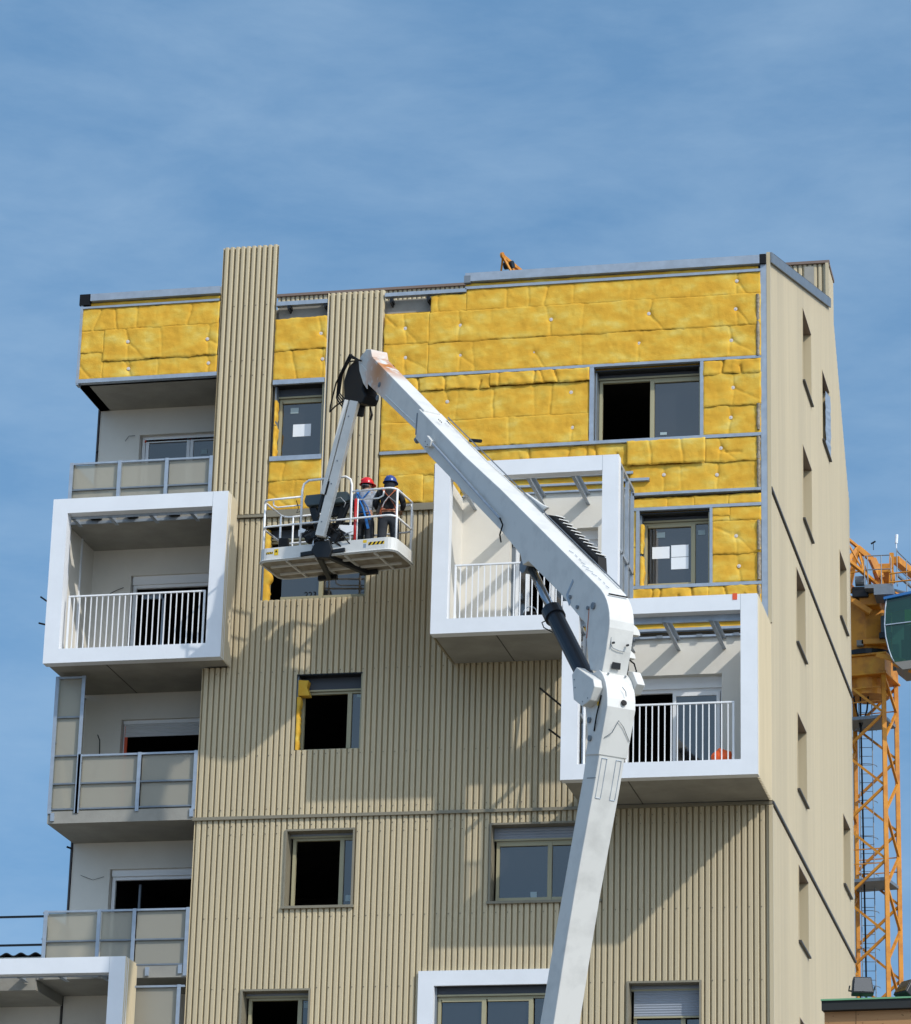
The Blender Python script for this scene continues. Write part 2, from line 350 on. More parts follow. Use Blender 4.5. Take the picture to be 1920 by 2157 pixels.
# concrete structure
w = wall(MB(), -10.27, -.30, 0, 25.98, .20, .38, openings)
w.build('concrete_wall', 'concrete', B)
def sidewall():
    mb = MB(); wall(mb, .2, 13.2, 0, 26.2, -.50, -.30, SIDEW, 'x')
    for (y0, y1) in ((.2, 9.74), (9.74, 10.7), (10.7, 13.2)):
        hs = [h for h in SIDEW if h[3] > 26.2]
        ys = sorted({y0, y1}|{h[0] for h in hs if y0 < h[0] < y1}|{h[1] for h in hs if y0 < h[1] < y1})
        for a, b in zip(ys[:-1], ys[1:]):
            m_ = (a+b)/2; lo = 26.2
            for h in hs:
                if h[0] < m_ < h[1]: lo = h[3]
            mb.prism([(-.30, a, lo), (-.30, b, lo), (-.30, b, ROOF(b-1e-4)-.06), (-.30, a, ROOF(a+1e-4)-.06)], (-.2, 0, 0))
    return mb
sidewall().build('concrete_wall', 'concrete', B)
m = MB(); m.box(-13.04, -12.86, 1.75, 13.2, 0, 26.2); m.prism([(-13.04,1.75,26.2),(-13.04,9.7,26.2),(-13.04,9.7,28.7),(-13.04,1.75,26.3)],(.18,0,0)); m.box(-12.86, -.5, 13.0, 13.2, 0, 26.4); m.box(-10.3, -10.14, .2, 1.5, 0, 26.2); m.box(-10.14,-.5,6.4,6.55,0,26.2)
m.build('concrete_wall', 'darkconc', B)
LV = [2.6, 5.4, 8.2, 10.95, 13.4, 16.2, 19.03, 21.84, 24.66]
for z in LV:
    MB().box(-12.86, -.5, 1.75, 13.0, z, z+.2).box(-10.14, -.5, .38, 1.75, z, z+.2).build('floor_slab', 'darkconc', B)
m = MB(); m.add([(-12.8,1.6,25.85),(-.3,.3,25.85),(-.3,9.7,28.9),(-12.8,9.7,28.4)], [(0,1,2,3)]).add([(-12,10.6,30.3),(-.2,10.6,30.3),(-.2,13.2,26.4),(-12,13.2,26.4)], [(0,1,2,3)]).add([(-11.9,9.85,30.33),(-.2,9.85,30.33),(-.2,10.6,30.33),(-11.9,10.6,30.33)], [(0,1,2,3)])
m.build('roof', 'roofm', B)
# front cladding
HB = [(-10.5, -9.77, 18.99, 22.16)]
def cl(name, lab, *a, **k):
    mb = MB(); corrugated(mb, *a, **k); return mb.build('cladding', 'clad', B, label=lab)
fr = [WINS[k] for k in ('WB', 'WC', 'WD', 'WE')]+lower+[(-6.12, -3.33, 10.6, 13.40)]
cl('a', 'beige corrugated sheets below the second joint', -10.28, .0, 0, 16.17, 0.0, holes=fr)
cl('b', 'beige corrugated sheets between the two joints', -10.28, -5.67, 16.235, 21.80, 0.0, holes=HB+[WINS['WA'], WINS['W4']])
cl('b', 'beige corrugated sheets under the middle white box', -5.67, -3.35, 16.235, 18.98, 0.0)
cl('s', 'tall narrow strip of corrugated sheet rising above the roof line', -10.28, -9.195, lambda a: 21.88 if a > -9.77 else 22.15, 27.21, -.04, depth=.065, PROF=PROF)
cl('s', 'shorter strip of corrugated sheet between insulation fields', -8.205, -7.13, 21.96, 26.15, -.04, depth=.065, PROF=PROF)
cl('back', 'corrugated sheets of the raised rear roof volume', -12.0, -.0, 28.9, 30.37, 9.75, depth=.05, PROF=PROF)
MB().box(-12.03, .03, 9.70, 9.80, 30.372, 30.43).build('roof_coping', 'brownflash', B)
# side cladding
mb = MB(); bands = []
sw = SIDEW
corrugated(mb, 0.0, 13.3, 21.98, lambda y: ROOF(y)-(.0 if y > 9.74 else .05), 0.0, sign=-1, holes=sw, axis='x', depth=.042)
corrugated(mb, 0.0, 13.3, 16.27, 21.86, 0.0, sign=-1, holes=sw, axis='x', depth=.042)
corrugated(mb, 0.0, 13.4, 0, 16.16, 0.0, sign=-1, holes=sw, axis='x', depth=.042)
mb.build('cladding', 'clad', B, label='beige corrugated sheets on the side wall')
for z in (16.215, 21.92): MB().box(-.04, .03, 0.0, 13.4, z-.028, z+.02).build('joint_flashing', 'darkflash', B)
MB().box(-.055, .012, -.035, 0.03, 0, 16.16).box(-.055,.012,9.70,9.76,29.6,30.37).build('corner_trim', 'clad', B)
MB().box(-.05, .015, -.04, .03, 19.42, 26.42).build('corner_trim', 'clad', B)
MB().box(-.16, -.052, -.035, .04, 19.42, 26.40).build('corner_post', 'galv', B)
MB().box(-.045, .0, 13.28, 13.42, 0, 26.4).build('corner_trim', 'clad', B)
MB().prism([(.02, -.03, 26.22), (.02, 9.76, 26.22+.322*9.76), (.02, 9.76, 26.42+.322*9.76), (.02, -.03, 26.42)], (.03, 0, 0)).build('roof_coping', 'galvd', B, label='sloping grey coping along the side wall')
MB().prism([(-.25, .26, 26.50), (-.25, 9.70, 26.42+.322*9.70), (-.25, 9.70, 26.43+.322*9.70), (-.25, .26, 26.51)], (.30, 0, 0)).build('roof_coping', 'darkflash', B)
MB().prism([(.02, 9.78, 30.36), (.02, 10.75, 30.34), (.02, 10.75, 30.42), (.02, 9.78, 30.43)], (-.3, 0, 0)).build('roof_coping', 'brownflash', B)
# joint flashings on the front
for x0, x1, z in ((-10.31, -.0, 16.19),):
    MB().box(x0, x1, -.045, .03, z-.02, z+.035).build('joint_flashing', 'flash', B)
MB().box(-9.77, -9.19, -.05, .03, 21.815, 21.865).build('joint_flashing', 'flash', B)
MB().box(-9.19, -5.67, -.06, .04, 21.80, 21.93).build('joint_flashing', 'flash', B)
# fixings of the sheets: small dark screw heads
sc = MB()
for (x0, x1, zs) in ((-10.2, -.1, (16.05, 15.9, 14.4, 13.15, 11.6)), (-10.2, -5.7, (16.35, 18.87, 17.33, 20.1, 21.7)), (-5.6, -3.4, (16.35, 17.33, 18.87))):
    for z in zs:
        k = math.ceil(x0/.209)
        while k*.209 < x1:
            x = k*.209+.02; k += 1
            if any(h[0]-.03 < x < h[1]+.03 and h[2]-.03 < z < h[3]+.03 for h in openings+HB+[(-6.12,-3.33,10.6,13.4)]): continue
            sc.box(x-.006, x+.006, -.012, .0, z-.006, z+.006)
for (x0, x1) in ((-10.2, -9.2), (-8.1, -7.15)):
    for z in (22.5, 23.3, 24.6, 24.9, 26.0):
        k = math.ceil(x0/.209)
        while k*.209 < x1: x = k*.209+.02; k += 1; sc.box(x-.008, x+.008, -.045, -.03, z-.008, z+.008)
so_ = sc.build('sheet_screws', 'darkflash', B); so_['kind'] = 'stuff'

# ---------------------------------------------------------------- windows
def louvre(mb, x0, x1, y, z0, z1, p=.042):
    n = max(1, int((z1-z0)/p)); q = (z1-z0)/n
    for i in range(n):
        a = z0+i*q; mb.add([(x0,y,a),(x1,y,a),(x1,y-.009,a+q*.5),(x0,y-.009,a+q*.5),(x1,y,a+q*.96),(x0,y,a+q*.96)], [(0,1,2,3),(3,2,4,5)])
        mb.add([(x0,y,a+q*.96),(x1,y,a+q*.96),(x1,y,a+q),(x0,y,a+q)], [(0,1,2,3)])
def window(name, rect, boxh, leaves, Y=.25, lining='flash', shutter=0.0, fm='khaki', notes=(), name_='window', lin_out=.03, shm='shut', label=None, sill=True):
    """leaves: list of (x0,x1,'glass'|'open'); boxh = roller box height"""
    x0, x1, z0, z1 = rect; t = .055
    fx0 = x0+(.07 if lining else .04)
    zt = z1-boxh
    f = MB()
    f.box(fx0, x1-.03, Y, Y+.07, z0+.02, z0+.02+t).box(fx0, x1-.03, Y, Y+.07, zt-t*.8, zt).box(fx0, fx0+t, Y, Y+.07, z0+.02+t, zt-t*.8).box(x1-.03-t*.6, x1-.03, Y, Y+.07, z0+.02+t, zt-t*.8)
    for a, b, k in leaves[:-1]: f.box(b, b+.075, Y-.012, Y+.06, z0+.022+t, zt-t*.8)
    for a, b, k in leaves:
        if k == 'glass' and b-a > .5:
            f.box(a, b, Y-.01, Y+.03, zt-t*.8-.045, zt-t*.8-.002); f.box(a, b, Y-.01, Y+.03, z0+.022+t, z0+.07+t)
    w = f.build(name_, fm, B, label=label)
    if lining:
        l = MB(); o = .006
        l.box(x0-o, x0+.028, -.03, Y+.1, z0-.03, z1+o).box(x1-.028, x1+o, -.03, Y+.1, z0-.03, z1+o).box(x0+.028, x1-.028, -.028, Y+.1, z1-.028, z1+o).box(x0-.03, x1+.03, -.05, Y+.1, z0-.035, z0+.01)
        l.build('reveal', lining, w)
    if not lining:
        MB().box(x0, x1, .0, Y+.08, z1-.001, z1+.02).build('window_head', 'blackm', w); MB().box(x1-.028, x1, .02, Y+.08, z0, z1-.002).build('reveal', 'khaki', w); MB().box(x0+.002, x0+.03, .04, Y+.08, z0, z1-.002).build('reveal', 'galvd', w)  # black head plate: shadow under the window head put into its colour
    if boxh > 0:
        b = MB(); b.box(x0+.03, x1-.03, Y-.03, Y+.08, zt, z1-.03 if lining else z1); b.build('shutter_box', 'shut_shade' if not lining else 'shut', w)
        MB().box(x0+.03, x1-.03, Y-.045, Y-.03, zt-.002, zt+.03).build('shutter_guide', fm, w)
    if shutter > 0:
        s_ = MB(); louvre(s_, fx0+.01, x1-.04, Y-.034, zt-shutter, z1-.04); s_.build('roller_shutter', shm, w)
        MB().box(fx0+.01, x1-.04, Y-.06, Y-.03, zt-shutter-.03, zt-shutter).build('shutter_end_bar', fm, w)
    for a, b, k in leaves:
        if k == 'glass':
            p = MB(); p.box(a, b, Y+.032, Y+.04, z0+.03, zt-.02); p.build('pane', 'glass', w)
    for (a, b, c, d, mm) in notes:
        MB().box(a, b, Y+.024, Y+.030, c, d).build('paper_note' if mm == 'paper' else 'sticker', mm, w)
    # fixings holes in the sill rail
    for xx in (fx0+.12, x1-.14): MB().box(xx, xx+.05, Y-.004, Y, z0+.035, z0+.05).build('drain_slot', 'black', w)
    return w
window('w', WINS['W1'], .18, [(-9.06, -8.33, 'glass')], lining=None, notes=[(-8.86, -8.52, 23.46, 23.70, 'paper'), (-8.92, -8.77, 23.92, 24.03, 'paperd')], label='narrow closed window with white sheet of paper')
window('w', WINS['W2'], .09, [(-3.08, -2.20, 'open'), (-2.12, -1.28, 'glass')], lining=None, notes=[(-2.02, -1.90, 23.12, 23.17, 'paperd')], label='wide sliding window with open left half')
window('w', WINS['W3'], .09, [(-2.22, -1.45, 'glass'), (-1.37, -1.12, 'glass')], lining=None, notes=[(-2.15, -1.84, 20.78, 21.0, 'paper'), (-1.81, -1.50, 20.80, 21.02, 'paper'), (-1.81, -1.50, 20.57, 20.79, 'paper'), (-2.07, -1.92, 21.17, 21.27, 'paperd'), (-1.33, -1.2, 21.19, 21.28, 'paperd')], label='window with three white sheets of paper')
w4 = window('w', WINS['W4'], .20, [(-8.95, -8.24, 'glass'), (-8.15, -7.37, 'glass')], lining=None, notes=[(-8.75, -8.6, 21.1, 21.2, 'paperd'), (-7.85, -7.7, 21.1, 21.2, 'paperd')], label='window behind the work basket')
window('w', WINS['WA'], .25, [(-8.40, -7.62, 'open'), (-7.54, -7.34, 'glass')], lining=None, notes=[(-7.46, -7.36, 18.42, 18.48, 'paperd')], label='open window with loose insulation in its upper left corner')
window('w', WINS['WB'], .10, [(-8.46, -7.66, 'open'), (-7.59, -7.40, 'glass')], notes=[(-7.54, -7.42, 14.72, 14.83, 'paperd')])
window('w', WINS['WC'], .26, [(-4.80, -3.94, 'glass'), (-3.86, -3.05, 'glass')], shutter=.0, notes=[(-4.24, -4.13, 14.71, 14.81, 'paperd')])
window('w', WINS['WD'], .10, [(-9.14, -8.31, 'open'), (-8.24, -8.08, 'glass')], notes=[(-8.21, -8.1, 12.85, 12.95, 'paperd')])
window('w', WINS['WE'], .12, [(-2.36, -1.6, 'glass'), (-1.5, -1.27, 'glass')], shutter=.44)
wf = window('w', WINS['WF'], .16, [(-5.72, -5.02, 'glass'), (-4.92, -4.2, 'glass'), (-4.1, -3.68, 'glass')], Y=.12, lining=None, label='triple window inside the flush white frame')
f = MB(); wall(f, -6.11, -3.34, 10.62, 13.39, -.07, .12, [(-5.83, -3.62, 10.9, 13.13)]); f.build('white_surround', 'white', wf)
for r_ in lower: window('w', r_, .2, [(r_[0]+.12, (r_[0]+r_[1])/2, 'glass'), ((r_[0]+r_[1])/2+.08, r_[1]-.05, 'glass')])
# louvred look of the lowered shutter inside the lower windows' boxes
s_ = MB(); louvre(s_, -4.83, -3.0, .213, 15.73, 15.93); s_.build('roller_shutter', 'shut', B)
# number written on the pane behind the basket
tcu = bpy.data.curves.new('number', 'FONT'); tcu.body = '223'; tcu.size = .16; tcu.extrude = .002
to = bpy.data.objects.new('painted_number', tcu); COL.objects.link(to); tcu.materials.append(M['black'])
nm_ = bpy.data.meshes.new_from_object(to); bpy.data.objects.remove(to)
nm_.transform(Matrix.Translation((-8.52, .275, 20.335)) @ Matrix.Rotation(R(90), 4, 'X')); to = bpy.data.objects.new('painted_number', nm_); COL.objects.link(to); attach(to, w4)
# side windows
for (y0, y1, z0, z1) in SIDEW:
    D = .45; s = MB(); s.box(-D-.02, -D+.03, y0, y1, z0, z1); s.box(-D+.03, -D+.04, (y0+y1)/2-.03, (y0+y1)/2+.03, z0+.03, z1-.03)
    w = MB().box(-D-.04, -D+.02, y0, y0+.06, z0, z1).box(-D-.04, -D+.02, y1-.06, y1, z0, z1).box(-D-.04, -D+.02, y0+.06, y1-.06, z0, z0+.06).box(-D-.04, -D+.02, y0+.06, y1-.06, z1-.06, z1).build('window', 'khaki', B)
    MB().box(-D-.02, -D-.01, y0+.06, y1-.06, z0+.06, z1-.06).build('pane', 'glass', w)
    MB().box(-D+.02, .01, y0-.015, y0+.012, z0, z1+.005).build('reveal', 'clad', w); MB().box(-D+.02, .01, y1-.012, y1+.015, z0, z1+.005).build('reveal', 'clad', w)
    MB().box(-D+.02, .012, y0+.012, y1-.012, z1-.012, z1+.005).build('window_head', 'brownflash', w)
    MB().box(-D+.02, .05, y0-.03, y1+.03, z0-.035, z0-.003).build('sill', 'darkflash', w)
# foil flap in the upper rear side window
f = MB()
random.seed(3)
for i in range(18):
    z = 25.95+i*.075; a = .10*random.random(); c = .10*random.random()
    if i == 0: pa, pc = a, c
    f.add([(-.03, 9.32-pa*1.5, z), (.04-pc*.3, 9.55, z), (.02+pa*.2, 9.62, z), (.02+a*.2, 9.62, z+.075), (.04-c*.3, 9.55, z+.075), (-.03, 9.32-a*1.5, z+.075)], [(0,1,4,5), (1,2,3,4)]); pa, pc = a, c
f.build('loose_foil', 'galv', B, label='torn silver foil hanging in a side window')
# ---------------------------------------------------------------- glass wool batts
def batt(x0, x1, z0, z1, discs=(), creases=(), pieces=0, seed=0, y=.045, H=.085, lab=None):
    rnd = random.Random(int(seed*97+x0*31+z0*57)); res = .02; Hb = H+rnd.uniform(-.012, .012); x0 -= .008; x1 += .008; z0 -= .012; z1 += .006
    nx = max(4, int((x1-x0)/res)); nzz = max(3, int((z1-z0)/res)); vs = []; fs = []
    cr = list(creases)
    W_ = x1-x0
    k = max(1, int(W_/1.0)); xs_ = [x0+W_*(i+rnd.uniform(-.3, .3))/k for i in range(1, k)]
    if pieces:
        xs_ = []; xx = x0+rnd.uniform(.15, .5)
        while xx < x1-.12: xs_.append(xx); xx += rnd.choice((.14, .24, .35, .5, .62))
    for xx in xs_:
        if any(abs(xx-c[0]) < .12 for c in cr): continue
        cr.append((xx, z0, xx+rnd.uniform(-.10, .10), z1 if rnd.random() < .7 else (z0+z1)/2, rnd.uniform(.1, .5) if not pieces else rnd.uniform(.5, 1.1)))
    for dx, dz in discs:
        a0 = rnd.uniform(-.5, .1)
        for a in (90+rnd.uniform(-12, 12), 270+rnd.uniform(-10, 10), -42+rnd.uniform(-14, 14)):
            L = rnd.uniform(.35, .7)
            if rnd.random() < .25: continue
            cr.append((dx, dz, dx+L*math.cos(R(a)), dz+L*math.sin(R(a)), rnd.uniform(.6, 1)))
    hsh = rnd.random()*50
    # outline wobble
    for j in range(nzz+1):
        for i in range(nx+1):
            u = i/nx; v = j/nzz; x = x0+W_*u; z = z0+(z1-z0)*v
            d = min(x-x0, x1-x, (z-z0), (z1-z))
            n1 = noise.noise(Vector((x*3+hsh, z*3, 1))); n2 = noise.noise(Vector((x*9, z*9, hsh))); n3 = noise.noise(Vector((x*24, z*24, hsh)))
            h = Hb*(.84+.16*(1-math.exp(-max(d, 0)/.008))) + .012*n1+(.012 if pieces else .006)*n2+.003*n3+.014*(1-v)
            wx = .03*noise.noise(Vector((x*4, z*4, hsh+9))); wz = .03*noise.noise(Vector((x*4, z*4, hsh+19)))
            for (ax, az, bx, bz, st) in cr:
                px = x+wx-ax; pz = z+wz-az; ex = bx-ax; ez = bz-az; L2 = ex*ex+ez*ez
                t = max(0, min(1, (px*ex+pz*ez)/L2)); q = math.hypot(px-t*ex, pz-t*ez)
                if q < .2:
                    fade = 1-.55*t if (ax, az) in discs else 1
                    h -= st*fade*((.034 if pieces else .016)*math.exp(-(q/.014)**2)+(.022 if pieces else .009)*math.exp(-q/.05))
            for dx, dz in discs:
                q = math.hypot(x-dx, z-dz)
                if q < .3: h -= .030*math.exp(-q/.05)
            ex_ = .012*noise.noise(Vector((hsh, z*5, 3)))*(1 if i in (0, nx) else 0)
            ez_ = (.026*noise.noise(Vector((x*3, hsh, 7)))+.012*noise.noise(Vector((x*14, hsh, 7))))*(1-min(1, (z1-z if j > nzz/2 else z-z0)/.05))
            vs.append((x+ex_, y-.0-h, z+ez_))
    for j in range(nzz):
        for i in range(nx):
            a = j*(nx+1)+i; fs.append((a, a+1, a+nx+2, a+nx+1))
    o = MB().add(vs, fs).build('insulation_panel', 'wool', B, smooth=True, label=lab)
    for dx, dz in discs:
        c = MB(); c.tube([(dx, y-H+.040, dz), (dx, y-H+.012, dz)], .033, 12); c.tube([(dx, y-H+.014, dz), (dx, y-H+.006, dz)], .012, 8); c.build('fixing_disc', 'disc', o)
    return o
# backing film behind the batts so that gaps are dark wool, not sky
MB().box(-13.0, -10.3, .06, .20, 24.66, 26.3).build('concrete_wall', 'concrete', B)
hb_ = [v for k, v in WINS.items() if k in ('W1', 'W2', 'W3')]
bk = MB(); wall(bk, -9.19, -.16, 19.37, 25.72, .10, .197, hb_+[(-9.2, -5.64, 0, 21.93), (-5.64, -2.45, 0, 22.02)]); bk.build('insulation_backing', 'wool', B)
Y_ = .04
# field A, top left corner
batt(-12.97, -10.30, 25.68, 26.13, creases=[(-12.75,25.68,-12.6,26.13,.7),(-12.35,26.13,-12.28,25.68,1),(-11.9,25.68,-11.9,26.13,.5),(-10.9,25.7,-10.85,26.1,.9)])
batt(-12.97, -12.52, 25.24, 25.68); batt(-12.97, -12.52, 24.71, 25.24, creases=[(-12.97,25.0,-12.75,24.72,.8)])
batt(-12.52, -10.30, 25.06, 25.69, discs=[(-12.05,25.42),(-10.5,25.38)], H=.10)
batt(-12.52, -10.30, 24.71, 25.06, discs=[(-12.01,24.88),(-10.46,24.90)], creases=[(-11.95,24.72,-12.1,25.05,.8)])
# field B between the strips
batt(-9.19, -8.21, 25.06, 25.69, discs=[(-8.32, 25.36)]); batt(-9.19, -8.21, 24.47, 25.06, discs=[(-8.27, 24.85)], creases=[(-8.75,24.48,-8.85,25.05,.9)])
batt(-9.19, -8.21, 22.50, 22.90, creases=[(-8.95,22.5,-8.9,22.9,.8)]); batt(-9.19, -8.21, 21.94, 22.50, creases=[(-8.7,21.95,-8.7,22.5,.4),(-9.18,22.25,-8.8,22.0,.7)])
# field C, top rows
batt(-6.24, -5.58, 25.64, 25.98, creases=[(-6.1,25.65,-6.12,25.97,.7)]); batt(-5.58, -.16, 25.63, 26.05, discs=[(-.59, 25.90)], creases=[(-4.83,25.65,-4.83,26.03,.6),(-4.42,25.65,-4.42,26.0,.6),(-4.13,25.65,-4.05,26.05,.9)])
batt(-7.11, -6.27, 25.05, 25.65, discs=[(-6.72, 25.36)], creases=[(-7.1,25.6,-6.9,25.4,.8)]); batt(-6.27, -.16, 25.03, 25.64, discs=[(-5.68,25.35),(-3.99,25.36),(-2.19,25.36),(-.61,25.35)], H=.095)
batt(-7.11, -6.27, 24.42, 25.05, discs=[(-6.70, 24.78)]); batt(-6.27, -.16, 24.42, 25.03, discs=[(-5.67,24.77),(-4.30,24.74),(-2.37,24.80),(-.69,24.75)])
# field D between the middle rails, left of the wide window
batt(-7.11, -5.1, 24.10, 24.37, pieces=1, H=.11); batt(-5.1, -3.27, 24.13, 24.37, pieces=1, H=.11)
batt(-7.11, -3.27, 23.50, 24.11, discs=[(-5.89,23.87),(-3.60,23.92)], creases=[(-5.04,23.5,-5.04,24.1,.9),(-4.0,23.5,-3.95,24.1,.8)])
batt(-7.11, -3.27, 22.96, 23.50, discs=[(-3.57,23.24)], creases=[(-4.74,22.97,-4.74,23.5,.5)])
# field E, right of the wide window
batt(-1.19, -.16, 24.11, 24.37, pieces=1, H=.11); batt(-1.19, -.16, 23.50, 24.11, discs=[(-.66,23.84)]); batt(-1.19, -.16, 22.95, 23.50, discs=[(-.70,23.27)])
# field F
batt(-7.11, -5.5, 22.48, 22.89); batt(-5.5, -2.56, 22.50, 22.89, pieces=1, H=.07); batt(-7.11, -6.3, 21.95, 22.48, discs=[(-6.25, 22.2)]); batt(-6.3, -5.62, 21.95, 22.48, creases=[(-6.1,22.4,-5.8,22.1,.8)])
batt(-5.62, -2.50, 22.32, 22.51, H=.05); batt(-5.62, -2.50, 22.03, 22.30, H=.04)
batt(-2.56, -1.16, 22.45, 22.90, pieces=0, creases=[(-2.14,22.45,-2.16,22.9,1),(-1.56,22.45,-1.58,22.9,1)], H=.12); batt(-1.16, -.18, 22.44, 22.88, discs=[(-.88,22.70)], creases=[(-.9,22.62,-.5,22.61,1)])
batt(-2.50, -.18, 21.90, 22.45, discs=[(-1.90,22.25),(-.95,22.20)])
# field G, H, I
for a, b in ((-2.46,-1.84),(-1.84,-1.36),(-1.36,-.74),(-.74,-.17)): batt(a, b, 21.63, 21.81, H=.09)
batt(-1.03, -.72, 21.42, 21.60); batt(-1.03, -.72, 21.33, 21.43); batt(-.72, -.17, 21.34, 21.58); batt(-1.03, -.18, 20.72, 21.33, discs=[(-.61,21.04)], creases=[(-1.0,21.2,-.7,21.08,.7)]); batt(-1.03, -.18, 20.20, 20.72, discs=[(-.56,20.48)])
batt(-2.47, -2.36, 20.9, 21.60); batt(-2.47, -2.37, 20.2, 20.9)
batt(-2.46, -1.1, 19.80, 20.13, pieces=1, H=.10); batt(-1.1, -.17, 19.80, 20.13, pieces=1, H=.10); batt(-3.3, -.17, 19.52, 19.80); batt(-3.3, -.17, 19.37, 19.50, H=.05)
# loose wool in window reveals
def ragged(xl, z0, z1, wd, seed, y0=.02, y1=.2):
    rnd = random.Random(seed); n = max(6, int((z1-z0)/.04)); vs = []; fs = []
    for i in range(n+1):
        z = z0+(z1-z0)*i/n; w = wd*(.75+.5*noise.noise(Vector((seed, z*5, 1)))+.35*noise.noise(Vector((seed, z*17, 4))))+rnd.uniform(-.006, .006)
        vs += [(xl, y0+rnd.uniform(-.006, .006), z), (xl+w*.6, y0-.012+rnd.uniform(-.008, .008), z), (xl+w, y0+.03, z), (xl+w*.9, y1, z)]
    for i in range(n):
        for k in range(3): fs.append((i*4+k, i*4+k+1, i*4+k+5, i*4+k+4))
    return MB().add(vs, fs).build('insulation_scrap', 'wool', B, smooth=True)
ragged(-9.25, 20.24, 20.9, .19, 3, y0=.06); ragged(-9.25, 20.88, 21.6, .14, 8, y0=.07); ragged(-8.50, 17.42, 18.40, .075, 5); ragged(-9.16, 23.0, 23.6, .06, 6); ragged(-9.16, 23.62, 24.1, .05, 7); ragged(-2.32, 20.2, 20.75, .08, 9); ragged(-2.32, 20.8, 21.35, .06, 2)
q = MB(); q.prism([(-8.49, .03, 18.42), (-8.49, .03, 18.72), (-8.30, .03, 18.70), (-8.33, .03, 18.58), (-8.27, .03, 18.42)], (0, .18, 0)); q.build('insulation_scrap', 'wool', B, bevel=.012)
# edge fleece by the right corner post
for a, b in ((25.1, 25.6), (24.42, 25.08), (23.0, 23.5), (22.45, 22.88), (21.92, 22.44), (20.75, 21.3), (20.2, 20.7), (19.5, 20.1)):
    random.seed(int(a*7)); q = MB(); n = 14; vs = []; fs = []
    for i in range(n+1):
        z = a+(b-a)*i/n
        for k in range(5): ang = math.pi*k/4; vs.append((-.205+.04*math.cos(ang)+random.uniform(-.008, .008), .0-.09*math.sin(ang)+random.uniform(-.008, .008), z))
    for i in range(n):
        for k in range(4): fs.append((i*5+k, i*5+k+1, (i+1)*5+k+1, (i+1)*5+k))
    q.add(vs, fs).build('fleece_strip', 'fleece', B, smooth=True)
# crumpled wool under the copings
def crumple(x0, x1, z0, z1, seed):
    rnd = random.Random(seed); x = x0
    q = MB()
    while x < x1:
        L = rnd.uniform(.3, .8); x2 = min(x+L, x1); n = 10; vs = []; fs = []
        for i in range(n+1):
            xx = x+(x2-x)*i/n
            for k in range(6):
                a = math.pi*k/5; vs.append((xx, .03-.05*math.sin(a)*(1+.5*noise.noise(Vector((xx*6, k, seed)))), z0+(z1-z0)*(.5-.5*math.cos(a))*(1+.35*noise.noise(Vector((xx*3, seed, k))))))
        for i in range(n):
            for k in range(5): fs.append((i*6+k, i*6+k+1, (i+1)*6+k+1, (i+1)*6+k))
        q.add(vs, fs); x = x2
    return q.build('insulation_scrap', 'wool', B, smooth=True)
crumple(-12.95, -10.3, 26.18, 26.27, 1); crumple(-5.6, -.2, 26.10, 26.19, 2)
# ---------------------------------------------------------------- galvanised rails
def rail(x0, x1, z, h=.05, y0=-.065, m_='galv', name='rail'):
    q = MB(); q.box(x0, x1, y0, y0+.012, z, z+h).box(x0, x1, y0+.012, .05, z, z+.006).box(x0, x1, y0+.012, .05, z+h-.006, z+h); return q.build(name, m_, B)
def stud(x, z0, z1, w=.07, y0=-.062): return MB().box(x-w/2, x+w/2, y0, .10, z0, z1).build('stud', 'galv', B)
rail(-12.97, -10.3, 26.13, .04); rail(-13.02, -10.28, 24.63, .075); stud(-12.99, 24.6, 26.2, .05)
rail(-9.19, -8.21, 24.38, .09); rail(-9.19, -8.21, 22.88, .09); stud(-8.2, 21.95, 26.0, .035, -.02)
rail(-9.19, -8.21, 25.95, .08); rail(-7.12, -5.58, 26.0, .07); rail(-5.6, -.16, 26.05, .05)
rail(-7.12, -.16, 24.37, .05); rail(-7.12, -.16, 22.89, .06); rail(-2.45, -.16, 21.855, .05, -.10); rail(-2.5, -.16, 21.58, .055); rail(-2.5, -.16, 20.12, .06)
stud(-3.22, 22.95, 24.37, .075); stud(-1.22, 22.95, 24.37, .06); stud(-2.36, 20.18, 21.58, .06); stud(-1.05, 20.18, 21.58, .05)
rail(-5.55, -2.45, 22.29, .045); rail(-5.55, -2.45, 22.13, .04); rail(-5.55, -2.45, 22.0, .03); rail(-2.7, -2.15, 22.13, .05, -.12)
rail(-3.3, -.17, 19.47, .045); rail(-3.3, -.17, 19.33, .045); rail(-3.3, -.17, 19.20, .035)
MB().box(-9.19, -.2, .12, .199, 25.7, 26.0).build('concrete_wall', 'concrete', B, label='bare concrete strip under the eaves')
for x in (-8.95, -8.25, -7.0, -6.3): MB().box(x-.03, x+.03, -.05, .12, 25.9, 25.96).box(x-.012, x+.012, -.10, .12, 25.85, 25.9).build('bracket', 'blackm', B)
# copings
MB().box(-12.82, -10.28, -.10, .30, 26.27, 26.41).build('roof_coping', 'galv', B); MB().box(-13.04, -12.83, -.08, .22, 26.2, 26.42).build('roof_coping', 'black', B, label='open black end of the coping')
MB().box(-13.04, -12.83, .2, 1.5, 24.66, 26.3).box(-12.83,-10.3,.25,.4,24.9,26.25).build('concrete_wall', 'concrete', B)
MB().box(-5.6, -.17, -.10, .30, 26.19, 26.355).build('roof_coping', 'galv', B); MB().box(-.17, -.055, -.09, .25, 26.19, 26.37).build('roof_coping', 'black', B)
MB().box(-5.62, -5.5, -.11, -.02, 26.16, 26.3).build('bracket', 'galvd', B)
random.seed(11)
